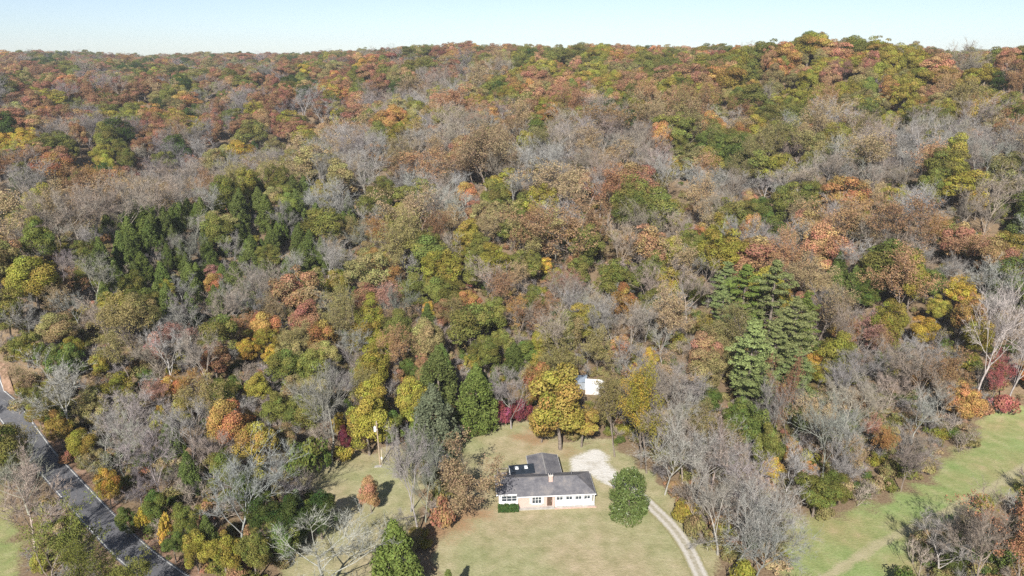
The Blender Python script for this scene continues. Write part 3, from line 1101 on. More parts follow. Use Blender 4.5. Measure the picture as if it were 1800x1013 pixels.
    for x in (4.15, 5.85):
        z = 2.6 + (x - 2.85) / 4.5 * .26
        sb = MB().box(x - .3, x + .3, 8.5, 9.35, z - .02, z + .12)
        sk = sb.build('skylight', M_WHITE, lr)
        dm = MB()
        pts = []
        for k, (s, h) in enumerate(((1, .12), (.85, .22), (.5, .29))):
            pts += [(x - .26 * s, 8.92 - .38 * s, z + h), (x + .26 * s, 8.92 - .38 * s, z + h), (x + .26 * s, 8.92 + .38 * s, z + h), (x - .26 * s, 8.92 + .38 * s, z + h)]
        fs = [(8, 9, 10, 11)]
        for k in range(2):
            fs += [(k * 4 + i, k * 4 + (i + 1) % 4, k * 4 + 4 + (i + 1) % 4, k * 4 + 4 + i) for i in range(4)]
        dm.poly(pts, fs)
        dm.build('dome', M_SKYL, lr)
    # deck beside the lean-to
    dk = MB().box(.6, 2.65, 6.75, 11.4, .0, .42)
    dk.box(2.65, 6.2, 9.9, 11.4, 0, .42)
    dk.build('deck', M_DECK, house)
    for x, y in ((.7, 11.3), (2.4, 11.3), (4.2, 11.3), (6.1, 11.3), (.7, 9.2), (.7, 7.0)):
        MB().box(x - .06, x + .06, y - .06, y + .06, .42, 1.4).build('railing_post', M_DECK, house)
    MB().box(.64, 6.16, 11.25, 11.35, 1.28, 1.36).build('railing', M_DECK, house)
    MB().box(.65, .75, 7.0, 11.24, 1.28, 1.36).build('railing', M_DECK, house)

    # windows and door of the front
    def window(x0, x1, z0, z1, y, lights, rows=2, sash=.07):
        fr = MB()
        fr.box(x0, x1, y - .06, y + .03, z0, z0 + sash).box(x0, x1, y - .06, y + .03, z1 - sash, z1)
        wid = (x1 - x0) / lights
        for i in range(lights + 1):
            xx = x0 + i * wid
            a = max(x0, xx - sash / 2); b = min(x1, xx + sash / 2)
            fr.box(a, b, y - .062, y + .028, z0 + sash, z1 - sash)
        f = fr.build('window', M_WHITE, house)
        zz = (z0 + z1) / 2
        for i in range(lights):
            a, b = x0 + i * wid + sash / 2, x0 + (i + 1) * wid - sash / 2
            MB().box(a, b, y - .03, y - .01, z0 + sash, zz - .025).build('pane', M_GLASS, f)
            MB().box(a, b, y - .03, y - .01, zz + .025, z1 - sash).build('pane', M_GLASS, f)
            MB().box(a, b, y - .05, y + .02, zz - .025, zz + .025).build('rail', M_WHITE, f)
        MB().box(x0 - .08, x1 + .08, y - .14, y + .02, z0 - .09, z0 - .004).build('sill', M_WHITE, f)
    window(.9, 3.5, 1.15, 2.3, .9, 3)
    window(6.15, 7.75, .75, 2.25, .52, 3)
    MB().box(7.8, 8.15, .49, .545, .75, 2.25).build('shutter', M_WHITE, house)
    MB().box(5.75, 6.1, .49, .545, .75, 2.25).build('shutter', M_WHITE, house)
    dr = MB().box(8.75, 9.65, .46, .54, .22, 2.25).build('door', M_DOOR, house)
    MB().box(9.5, 9.56, .40, .46, 1.15, 1.25).build('handle', M_CAP, dr)
    for x0 in (10.5, 12.15, 13.8, 15.3):
        window(x0, x0 + 1.05, .95, 2.25, .92, 2)
    for x in (10.25, 11.85, 13.5, 15.1, 16.9):
        MB().box(x - .07, x + .07, .12, .26, .22, E0 - .12).build('porch_post', M_WHITE, house)
    MB().box(10.1, 16.97, .1, .3, E0 - .14, E0 - .02 - .15 + .14).build('porch_beam', M_WHITE, house)
    MB().box(10.1, 17.1, -.15, .94, 0, .2).build('porch_slab', M_CONC, house)
    MB().box(10.0, 17.3, -.35, -.152, 0, .14).build('porch_edge', M_BRICK, house)
    MB().box(10.35, 16.8, .16, .22, .3, .95).build('porch_skirt', M_WHITE, house)
    MB().box(.3, 10.0, -.25, .53, -.05, .1).build('front_walk', M_CONC, house)
    # wing windows on the drive side
    for y0 in (8.2, 11.0):
        fr = MB().box(11.752, 11.80, y0, y0 + 1.3, .9, 2.2).build('window', M_WHITE, house)
        MB().box(11.802, 11.815, y0 + .08, y0 + .62, .98, 2.12).build('pane', M_GLASS, fr)
        MB().box(11.802, 11.815, y0 + .68, y0 + 1.22, .98, 2.12).build('pane', M_GLASS, fr)


build_house()


def house_pt(u, v):
    c, s = math.cos(R(4.3)), math.sin(R(4.3))
    return house.location.x + u * c - v * s, house.location.y + u * s + v * c


# clipped hedge before the left bay
def hedge():
    rng = np.random.RandomState(5)
    n = 2600
    c = np.stack([rng.uniform(.2, 3.7, n), rng.uniform(-.75, .3, n), rng.uniform(.1, 1.05, n)], -1)
    side = rng.randint(0, 4, n)
    c[side == 0, 2] = .98 + rng.normal(size=(side == 0).sum()) * .09 + .1 * np.sin(c[side == 0, 0] * 5.1)
    c[side == 1, 1] = -.75 + rng.normal(size=(side == 1).sum()) * .07
    v, f = leaf_quads(c, rng.normal(size=(n, 3)) + np.array([0, -.6, .9]), .22, rng)
    me = make_mesh('hedge_foliage', v, [f], [M_LEAF], attrs={'var': ('FLOAT', 'FACE', rng.rand(n)), 'var2': ('FLOAT', 'FACE', rng.rand(n))})
    h = link('hedge', None, label='low clipped green hedge under the left front window of the house', category='hedge')
    h.location = house.location; h.rotation_euler = house.rotation_euler
    link('foliage', me, h, tint=(.060, .105, .030), kind='stuff')
    for x in (.6, 1.3, 2.0, 2.7, 3.3):
        MB().tube([(x, -.2, -.05), (x + .05, -.2, .8)], [.04, .02], 5).build('stem', M_BARK, h)


hedge()


# ------------------------------------------------------------------ white shed behind the house
def shed():
    x, y = 19.0, 153.5
    z = T(x, y)
    s = link('shed', None, label='small white shed with a white metal roof among trees behind the house', category='shed')
    s.location = (x, y, z); s.rotation_euler = (0, 0, R(-8))
    mw = surf('white_siding', (.80, .80, .78), (.70, .70, .69), 1.2, .6)
    mr = surf('white_metal_roof', (.76, .76, .75), (.60, .60, .59), .7, .5)
    MB().box(-2.3, 2.3, -2.0, 2.4, -.4, 2.3).build('wall', mw, s)
    P = [(-2.5, -2.35, 2.05), (2.5, -2.35, 2.05), (2.5, .4, 3.45), (-2.5, .4, 3.45)]
    Q = [(-2.5, .4, 3.45), (2.5, .4, 3.45), (2.5, 2.75, 2.2), (-2.5, 2.75, 2.2)]
    for pp, m in ((P, mr), (Q, mr)):
        MB().poly(pp + [(a, b, c - .08) for a, b, c in pp], [(0, 1, 2, 3), (7, 6, 5, 4), (0, 4, 5, 1), (1, 5, 6, 2), (2, 6, 7, 3), (3, 7, 4, 0)]).build('roof', m, s)
    for sx in (-2.3, 2.3):
        MB().poly([(sx - .03, -2.0, 2.3), (sx - .03, 2.4, 2.3), (sx - .03, .4, 3.35), (sx + .03, -2.0, 2.3), (sx + .03, 2.4, 2.3), (sx + .03, .4, 3.35)], [(0, 1, 2), (5, 4, 3), (0, 3, 4, 1), (1, 4, 5, 2), (2, 5, 3, 0)]).build('gable', mw, s)
    # older lean-to bay at the back corner, blue-grey metal
    MB().box(-5.2, -2.32, .6, 4.6, -.4, 2.1).build('side_bay_wall', surf('grey_siding', (.30, .33, .36), None, 1.5, .7), s)
    P = [(-5.4, .3, 2.15), (-2.2, .3, 2.6), (-2.2, 4.9, 2.6), (-5.4, 4.9, 2.15)]
    MB().poly(P + [(a, b, c - .08) for a, b, c in P], [(0, 1, 2, 3), (7, 6, 5, 4), (0, 4, 5, 1), (1, 5, 6, 2), (2, 6, 7, 3), (3, 7, 4, 0)]).build('side_bay_roof', surf('blue_grey_metal', (.34, .40, .47), (.25, .30, .36), 1, .5), s)
    for k in range(11):
        x0 = -2.44 + k * .48
        MB().poly([(x0, -2.34, 2.06), (x0 + .04, -2.34, 2.06), (x0 + .04, .39, 3.455), (x0, .39, 3.455), (x0, -2.34, 2.12), (x0 + .04, -2.34, 2.12), (x0 + .04, .39, 3.515), (x0, .39, 3.515)], [(3, 2, 1, 0), (4, 5, 6, 7), (0, 1, 5, 4), (1, 2, 6, 5), (2, 3, 7, 6), (3, 0, 4, 7)]).build('roof_seam', mr, s)
    s.scale = (.85, .85, .85)
    dr = MB().box(-.9, .9, -2.06, -2.003, -.2, 1.9).build('door', surf('shed_door', (.62, .62, .6), None, 2, .6), s)
    MB().box(.6, .68, -2.1, -2.062, .9, 1.1).build('handle', M_DARKROOF, dr)


shed()


# ------------------------------------------------------------------ utility pole
def pole():
    x, y = flat(668.5, 818)
    z = T(x, y)
    p = link('utility_pole', None, label='wooden utility pole with a pale transformer at the lawn edge', category='utility pole')
    p.location = (x, y, z)
    wood = surf('pole_wood', (.42, .33, .23), (.29, .22, .15), 3, .9)
    MB().tube([(0, 0, -.5), (-.12, 0, 4.5), (-.25, 0, 9.2)], [.16, .14, .11], 8).build('shaft', wood, p)
    met = surf('transformer_metal', (.72, .73, .73), (.6, .61, .61), 2, .5)
    t = MB().tube([(-.55, -.12, 7.3), (-.55, -.12, 7.36), (-.55, -.12, 8.25), (-.55, -.12, 8.33)], [.22, .25, .25, .2], 10).build('transformer', met, p)
    MB().tube([(-.55, -.12, 8.33), (-.55, -.12, 8.6)], [.05, .035], 6).build('bushing', M_CAP, t)
    MB().box(-.5, -.1, -.14, -.06, 7.6, 7.7).build('bracket', met, p)
    MB().tube([(-.25, 0, 9.2), (-.25, 0, 9.45)], [.05, .04], 6).build('insulator', M_CAP, p)
    MB().box(-.42, .0, -.06, .06, 8.85, 8.95).build('crossarm', wood, p)
    MB().box(.3, .42, -.08, .04, -.3, 3.4).build('meter_post', surf('pale_post', (.55, .47, .35), (.42, .36, .27), 3, .9), p)
    MB().box(.22, .5, -.16, -.082, 1.35, 1.85).build('meter_box', met, p)
    MB().prism([(-1.0, -.9), (.3, -.7), (.35, -.1), (-.9, -.3)], -.3, .12).build('pad', M_CONC, p)


pole()

# ------------------------------------------------------------------ trees
TREES = []            # dicts: x, y, z, kind, colour, w, h, var, rot, hero


RATIO = {'leafy': 1.28, 'thin': 1.35, 'bare': 1.35, 'cedar': 1.85, 'pine': 1.9, 'shrub': .75, 'brush': .9, 'magnolia': 1.25, 'sycamore': 1.35}
CFRAC = {'leafy': .62, 'thin': .58, 'bare': .58, 'cedar': .48, 'pine': .58, 'shrub': .5, 'brush': .55, 'magnolia': .45, 'sycamore': .55}
LIMITS = {'leafy': (7, 19), 'thin': (7, 18), 'bare': (8, 19), 'cedar': (4, 14), 'pine': (12, 25), 'shrub': (1.2, 5), 'brush': (2, 6), 'magnolia': (8, 14), 'sycamore': (12, 25)}


def add_tree(kind, colour, x, y, w, h, hero=False, tag=None, rng=RNG):
    TREES.append(dict(kind=kind, colour=colour, x=x, y=y, w=w, h=h, hero=hero, tag=tag, var=rng.randint(0, len(SH[kind])), rot=rng.rand() * 6.283,
                      tint=tuple(np.clip(np.array(TINT[colour]) * rng.uniform(.76, 1.22) * (1 + rng.normal(size=3) * .025), .004, .8))))


def by_base(kind, colour, px, py, top, w, tag=None):
    """a tree whose foot, top and crown width are read off the photograph"""
    x, y = flat(px, py, 0.0)
    z = T(x, y)
    x, y = flat(px, py, z)
    # height: the point above the base seen at row `top`
    d = ray(px, top)
    t = y / d[1]
    h = CAM_H + d[2] * t - z
    f = y * math.cos(PITCH) + (CAM_H - z) * math.sin(PITCH)
    wm = w * f / FPX
    add_tree(kind, colour, x, y, wm, max(h, 1.2), True, tag)
    if tag == 'big golden tree':
        TREES[-1]['var'] = 4; TREES[-1]['rot'] = 1.0
    if kind == 'cedar' and w > 70:
        TREES[-1]['var'] = 3
    if kind == 'sycamore':
        TREES[-1]['var'] = 1 if py > 940 else 0


def by_crown(kind, colour, cx, cy, w, tag=None):
    """a hillside tree whose crown's middle and width are read off the photograph"""
    r = ray(cx, cy)
    t = np.linspace(110, 1500, 1100)
    X, Y, Z = r[0] * t, r[1] * t, CAM_H + r[2] * t
    g = terrain(X, Y)
    wm = w * t / FPX
    h = np.clip(wm * RATIO[kind], *LIMITS[kind])
    hit = Z < g + h * CFRAC[kind]
    if not hit.any():
        return
    k = np.argmax(hit)
    if kind == 'leafy' and colour in ('O', 'R', 'RT', 'P', 'OT') and not tag and RNG.rand() < .5:
        kind = 'thin'
    add_tree(kind, colour, X[k], Y[k], wm[k], h[k], True, tag)


# trees with a visible foot: kind, colour, foot x, foot y, top y, crown width (photo pixels)
for a in (
    ('leafy', 'GO', 985, 790, 636, 126, 'big golden tree'), ('leafy', 'GO', 952, 778, 716, 52, None), ('leafy', 'GO', 1022, 786, 712, 60, None), ('thin', 'T', 803, 897, 790, 96, None), ('bare', 'B', 735, 938, 790, 70, None), ('bare', 'B', 722, 900, 784, 60, None), ('bare', 'BG', 748, 918, 800, 56, None),
    ('shrub', 'R', 783, 928, 872, 52, None), ('leafy', 'RT', 653, 902, 834, 46, None), ('cedar', 'MG', 698, 1046, 915, 92, 'broad conifer at the bottom edge'), ('cedar', 'C', 790, 1082, 1002, 46, None),
    ('sycamore', 'B', 567, 1048, 900, 165, None), ('leafy', 'DG', 566, 948, 862, 72, None), ('leafy', 'DG', 515, 965, 872, 70, None), ('cedar', 'CB', 528, 950, 862, 48, None), ('leafy', 'MG', 500, 990, 915, 70, None),
    ('shrub', 'MG', 543, 838, 763, 76, None), ('bare', 'BG', 582, 815, 655, 92, None), ('leafy', 'M', 608, 795, 746, 30, None), ('leafy', 'Y', 598, 775, 720, 26, None), ('shrub', 'YG', 602, 812, 782, 40, None),
    ('leafy', 'YG', 650, 800, 690, 84, None), ('leafy', 'MG', 690, 790, 720, 50, None), ('cedar', 'CB', 764, 808, 676, 94, None), ('cedar', 'MG', 838, 759, 640, 76, None), ('cedar', 'C', 772, 720, 608, 72, None),
    ('cedar', 'MG', 738, 800, 720, 44, None), ('bare', 'BP', 899, 754, 655, 58, None), ('shrub', 'M', 884, 748, 705, 40, 'crimson bush at the lawn edge'), ('shrub', 'M', 915, 742, 698, 40, None), ('magnolia', 'C', 1104, 908, 824, 72, 'driveside evergreen'),
    ('thin', 'YG', 1127, 822, 690, 66, None), ('thin', 'Y', 1137, 832, 700, 60, None), ('thin', 'OT', 1081, 803, 705, 64, None), ('thin', 'OT', 1080, 765, 690, 46, None),
    ('bare', 'B', 1168, 870, 765, 74, None), ('bare', 'BT', 1200, 850, 750, 76, None), ('bare', 'BP', 1222, 885, 780, 84, None), ('bare', 'B', 1180, 820, 730, 70, None), ('bare', 'BT', 1250, 865, 765, 80, None),
    ('bare', 'B', 1262, 975, 858, 84, None), ('bare', 'BT', 1300, 935, 832, 90, None), ('bare', 'B', 1290, 1010, 880, 92, None), ('sycamore', 'BW', 1278, 950, 850, 70, None), ('bare', 'BP', 1340, 920, 825, 92, None),
    ('bare', 'BT', 1345, 985, 880, 84, None), ('sycamore', 'BW', 1362, 950, 862, 74, None), ('bare', 'BP', 1322, 1030, 920, 90, None), ('shrub', 'YG', 1206, 920, 872, 50, None), ('shrub', 'OT', 1222, 948, 900, 44, None),
    ('shrub', 'YG', 1302, 1030, 985, 56, None), ('leafy', 'G', 1428, 908, 832, 76, None), ('leafy', 'G', 1460, 900, 826, 54, None), ('leafy', 'O', 1418, 852, 812, 34, None), ('sycamore', 'BW', 1446, 845, 705, 84, None),
    ('bare', 'B', 1480, 848, 730, 80, None), ('bare', 'B', 1465, 880, 790, 60, None), ('leafy', 'Y', 1356, 852, 806, 44, None), ('leafy', 'O', 1388, 830, 770, 36, None), ('leafy', 'MG', 1290, 790, 700, 60, None),
    ('leafy', 'MG', 1322, 815, 715, 62, None), ('leafy', 'G', 1346, 838, 745, 52, None), ('thin', 'OT', 1230, 800, 730, 60, None), ('leafy', 'YG', 1212, 770, 720, 40, None), ('thin', 'OT', 1270, 840, 770, 72, None),
    ('thin', 'R', 1384, 800, 660, 44, None), ('bare', 'B', 1352, 800, 690, 60, None), ('sycamore', 'BW', 1712, 705, 500, 92, 'white-limbed tree by the field'), ('sycamore', 'BW', 1772, 690, 545, 80, None),
    ('thin', 'RD', 1736, 712, 640, 42, None), ('shrub', 'RD', 1762, 722, 688, 44, None), ('shrub', 'R', 1722, 730, 700, 40, None),
    ('bare', 'B', 1650, 1022, 935, 92, None), ('bare', 'BT', 1715, 1048, 912, 104, None), ('cedar', 'C', 1672, 1010, 930, 42, None), ('cedar', 'C', 1718, 985, 902, 46, None), ('cedar', 'C', 1768, 1000, 905, 48, None), ('bare', 'BT', 1690, 1000, 912, 72, None), ('thin', 'R', 1785, 1058, 930, 96, None), ('bare', 'BT', 1765, 1000, 905, 70, None),  # cedars on this row are added, dark shapes standing in for tree shadows
    ('cedar', 'C', 1742, 990, 925, 40, None), ('cedar', 'C', 1812, 940, 872, 44, None), ('thin', 'RT', 1822, 1030, 918, 80, None), ('shrub', 'MG', 1590, 1040, 1002, 60, None),
    # by the road
    ('bare', 'BT', 64, 990, 838, 100, None), ('thin', 'OT', 20, 832, 765, 54, None), ('shrub', 'G', 116, 938, 908, 40, None), ('thin', 'G', 98, 1055, 945, 92, None), ('thin', 'G', 168, 1080, 992, 80, None), ('bare', 'BG', 52, 905, 790, 84, None), ('thin', 'OT', 28, 655, 592, 50, None), ('leafy', 'YG', 58, 688, 628, 46, None), ('leafy', 'MG', 88, 705, 645, 44, None), ('thin', 'T', 12, 632, 560, 54, None), ('leafy', 'G', 45, 640, 575, 50, None), ('shrub', 'OT', 20, 668, 648, 34, None), ('thin', 'OT', 128, 692, 622, 60, None), ('leafy', 'G', 165, 700, 640, 48, None), ('leafy', 'MG', 98, 668, 612, 44, None), ('leafy', 'G', 18, 860, 742, 84, None),
    ('thin', 'G', 240, 1095, 1010, 62, None), ('shrub', 'YG', 74, 1010, 968, 30, None), ('bare', 'B', 128, 768, 652, 108, None), ('leafy', 'GO', 112, 790, 720, 44, None), ('leafy', 'Y', 196, 895, 822, 44, None),
    ('bare', 'BG', 226, 850, 742, 74, None), ('bare', 'BP', 284, 880, 768, 72, None), ('cedar', 'C', 338, 872, 794, 46, None), ('cedar', 'C', 306, 815, 740, 52, None), ('bare', 'BP', 424, 972, 842, 116, None),
    ('shrub', 'Y', 256, 938, 890, 26, None), ('shrub', 'Y', 294, 962, 902, 30, None), ('leafy', 'MG', 276, 930, 860, 46, None), ('leafy', 'G', 330, 965, 885, 56, None), ('leafy', 'YG', 350, 1008, 930, 54, None),
    ('leafy', 'MG', 310, 990, 935, 44, None), ('leafy', 'YG', 400, 1020, 935, 72, None), ('leafy', 'G', 452, 1020, 930, 70, None), ('cedar', 'C', 372, 985, 905, 46, None), ('leafy', 'DG', 470, 960, 868, 66, None),
    ('leafy', 'GO', 456, 832, 735, 76, None), ('bare', 'BP', 250, 905, 850, 50, None), ('leafy', 'YG', 150, 812, 752, 52, None), ('shrub', 'R', 120, 815, 790, 30, None), ('leafy', 'OT', 168, 850, 790, 48, None),
    ('leafy', 'MG', 225, 945, 890, 40, None), ('leafy', 'G', 400, 870, 790, 64, None), ('bare', 'BT', 372, 860, 770, 62, None), ('leafy', 'MG', 440, 905, 830, 58, None), ('thin', 'OT', 345, 770, 690, 60, None)):
    by_base(*a)

# pines of the grove: foot, top, width
for c, *a in (('W', 1264, 612, 500, 52), ('W', 1312, 708, 560, 88), ('W', 1352, 700, 572, 84), ('W', 1382, 690, 520, 84), ('MG', 1300, 600, 462, 86), ('W', 1350, 600, 452, 82), ('MG', 1404, 640, 510, 66),
              ('W', 1272, 552, 446, 64), ('W', 1330, 740, 640, 92), ('W', 1392, 716, 612, 78)):
    by_base('pine', c, *a, tag='pine grove' if a[0] == 1352 else None)

KC = {'B': ('bare', 'B'), 'BT': ('bare', 'BT'), 'BP': ('bare', 'BP'), 'BW': ('bare', 'BW'), 'BG': ('bare', 'BG'), 'C': ('cedar', 'C'), 'CB': ('cedar', 'CB'), 'M': ('leafy', 'M'),
      'T': ('thin', 'T'), 'tO': ('thin', 'OT'), 'tR': ('thin', 'R'), 'tP': ('thin', 'P'), 'tY': ('thin', 'Y')}
# hillside crowns: code, middle x, middle y, width (photo pixels)
CROWNS = '''
B 36 335 62;B 75 343 45;R 128 335 60;O 174 335 46;YG 36 385 54;BT 90 410 46;BT 117 392 48;BT 160 375 44;B 249 321 38;T 245 353 50;Y 306 312 32;O 295 353 36;B 320 335 40;RT 370 343 43;B 391 311 40
RT 434 321 40;C 242 389 38;C 291 403 40;C 268 412 34;C 355 382 34;C 423 364 34;C 227 417 36;C 213 442 36;C 263 420 36;B 153 431 30;G 142 442 38;C 178 456 38;C 227 449 36;BG 327 453 48;B 302 431 30;B 341 407 32
B 409 442 38;C 370 463 36;YG 57 488 86;YG 30 505 50;T 20 449 46;G 142 481 44;BP 107 478 36;RT 128 503 40;G 181 492 46;C 206 499 36;G 235 499 54;YG 291 510 40;B 320 517 40;O 377 499 43;P 373 483 34;BW 409 485 38
C 441 460 34;C 185 531 38;OT 245 549 72;B 313 556 50;B 43 570 54;T 96 556 44;B 135 549 40;BT 188 584 56;G 384 584 74;P 277 609 56;tP 306 606 46;G 43 613 54;MG 85 634 44;YG 128 620 44;B 341 638 44;R 377 631 62;Y 437 613 46
OT 228 641 62;YG 178 650 40;OT 471 321 48;B 553 314 48;G 507 357 48;OT 480 345 40;B 645 328 46;B 702 328 44;BW 745 328 50;B 770 357 38;O 820 339 46;G 869 346 60;B 567 367 52;C 521 367 38;C 613 371 30;C 557 392 40;YG 699 382 53
BW 649 400 46;O 685 421 48;R 745 421 53;YG 820 414 58;YG 805 440 44;T 862 414 46;B 493 392 44;C 468 378 40;OT 600 417 42;C 546 442 38;G 471 453 48;T 567 439 30;YG 603 453 34;B 528 481 48;O 656 456 44;BW 717 476 42;Y 685 448 26
B 628 478 40;YG 592 499 50;YG 777 474 76;G 770 512 60;YG 870 456 62;G 827 482 50;O 692 498 46;BW 674 506 36;BT 877 506 56;R 820 520 40;B 471 510 48;R 535 560 68;BG 592 549 52;T 471 563 46;tP 660 545 52;R 632 556 36;BG 706 549 60
Y 752 545 28;C 752 570 40;G 827 567 86;G 870 552 62;T 692 577 46;OT 532 613 56;B 610 615 44;YG 656 627 48;RT 706 627 56;BT 777 599 42;G 852 620 62;C 777 641 40;Y 478 627 40;B 935 321 42;BT 989 336 46;RT 1042 314 50;Y 932 307 26
G 918 360 46;G 1099 318 46;B 1160 325 52;RT 1216 311 50;G 1113 371 80;B 1056 350 46;T 1238 367 53;G 1323 367 46;tY 1295 382 34;P 925 410 26;O 922 428 34;BW 978 439 43;Y 1014 414 46;RT 1056 410 46;G 1090 430 40;BT 1149 417 60;BT 1206 421 52
MG 1241 431 42;YG 1184 364 36;G 925 467 58;Y 960 467 28;G 1021 474 54;G 1085 488 76;G 1128 492 70;G 1149 467 52;YG 1188 503 50;B 1220 474 46;P 975 508 40;tP 997 512 36;R 971 563 58;O 914 556 40;T 912 505 40;BG 1032 548 40;B 1078 570 52
BW 1184 545 50;G 1225 512 44;RT 1238 620 72;Y 1142 631 34;B 1165 612 40;YG 946 615 40;YG 994 632 38;OT 1052 622 52;B 1100 628 50;YG 1240 570 40;B 1428 311 46;G 1385 353 66;G 1425 350 62;B 1481 328 44;T 1474 352 46;YG 1574 350 52;BT 1599 328 40
O 1670 318 36;Y 1720 353 48;G 1759 364 40;BW 1624 367 44;BT 1698 382 56;B 1553 403 50;YG 1517 385 34;T 1393 391 44;O 1620 417 46;G 1666 410 50;YG 1698 426 48;RT 1755 449 70;O 1777 492 54;Y 1570 438 28;BT 1378 448 40;T 1403 438 40;G 1446 446 42
P 1492 462 36;MG 1528 495 54;C 1474 482 40;C 1500 505 38;B 1563 474 36;B 1666 474 44;C 1606 478 40;BT 1414 481 46;Y 1691 513 58;C 1467 500 40;MG 1521 517 56;P 1570 560 46;BP 1474 558 52;YG 1649 545 46;Y 1624 582 50;B 1773 563 50;tP 1510 606 56
RT 1563 622 42;Y 1435 634 38;B 1606 636 64;G 100 105 30;R 77 137 44;R 37 163 34;G 130 127 30;O 220 113 30;R 227 140 36;YG 90 173 52;R 160 170 44;G 163 117 26;P 183 120 30;O 343 127 30;Y 297 127 26;R 313 133 26;T 267 163 36;G 347 163 34;G 357 197 42
O 157 203 24;Y 133 227 22;Y 200 223 28;O 117 280 30;YG 180 270 44;G 210 267 42;G 287 283 42;Y 423 263 58;YG 507 213 50;YG 543 240 62;RT 320 237 38;G 397 173 34;RT 443 103 36;YG 233 207 42;O 67 223 32;R 27 230 34;BP 183 157 42;BP 483 137 44;BP 567 210 44;BP 533 183 40
O 797 113 24;R 837 123 34;YG 873 107 44;YG 780 170 64;YG 887 150 52;R 843 180 30;YG 740 193 38;YG 773 207 40;O 660 270 42;O 893 230 22;P 890 200 34;Y 940 290 28;M 1186 124 24;RT 987 180 38;G 1027 173 44;O 1073 167 30;R 1100 163 34;T 1160 223 30;R 733 77 20;R 840 83 26
G 1317 127 56;G 1247 130 40;RT 1250 133 36;YG 1230 130 36;P 1483 130 32;RT 1460 137 46;YG 1493 163 52;YG 1550 130 50;YG 1613 140 62;YG 1583 153 46;BP 1537 160 30;G 1433 190 56;G 1530 197 52;YG 1597 200 50;YG 1663 197 50;GO 1720 197 60;O 1413 230 36;O 1480 240 44
O 1360 243 24;YG 1327 227 50;GO 1603 260 32;O 1767 217 30;O 1563 247 30;G 1517 263 36;G 1730 113 30;DG 1753 143 34;BT 1350 175 44;YG 1700 150 44;RT 1780 155 40;RT 1660 165 40;MG 1545 640 34;O 1630 680 34;Y 1640 665 30;B 1660 640 56;BT 1560 690 52;BT 1530 720 54
B 1500 690 56;OT 1560 770 44;O 1545 785 34;P 1540 765 24;B 1610 740 62;BT 1600 790 60;BT 1650 720 52;T 1520 830 50;BT 1590 825 56;YG 1440 660 44;MG 1410 740 40;BT 1395 700 40;Y 1380 690 28
P 265 700 40;O 300 680 40;O 330 690 34;YG 280 740 40;Y 283 735 24;G 390 690 56;YG 320 720 50;OT 225 715 60;OT 160 710 60;B 180 770 50;O 430 740 40;YG 450 680 50;G 490 720 60;OT 520 690 56;OT 500 770 50;G 470 780 46;BP 600 690 40;YG 640 660 44;RT 690 660 44
O 715 690 34;MG 715 650 40;R 740 640 34;YG 830 640 30;G 880 600 50;OT 930 660 40;YG 950 640 44;OT 1090 690 50;B 1110 660 46;B 1180 690 52;BT 1150 700 44;OT 1180 740 46;RT 1232 655 52;MG 1250 700 44;BP 1215 700 40;YG 90 690 36;YG 60 650 44;YG 40 680 30
'''
for ln in CROWNS.replace('\n', ';').split(';'):
    q = ln.split()
    if len(q) != 4:
        continue
    k, c = KC.get(q[0], ('leafy', q[0]))
    by_crown(k, c, float(q[1]), float(q[2]), float(q[3]), {'717 476': 'bright white bare tree mid-slope', '277 609': 'pinkish tree on the left slope', '57 488': 'broad yellow-green tree far left',
             '777 474': 'big yellow-green tree mid-slope', '1113 371': 'big olive tree upslope', '1405 353': 'green clump', '1755 449': 'russet tree at the right edge',
             '1720 353': 'golden tree upslope', '535 560': 'rust tree on the lower slope', '827 567': 'broad dark tree above the house', '1238 620': 'russet tree left of the pines',
             '649 400': 'white bare tree upslope', '1186 124': 'crimson tree near the ridge', '245 549': 'tan dome-shaped tree', '820 339': 'orange tree upslope'}.get(q[1] + ' ' + q[2]))

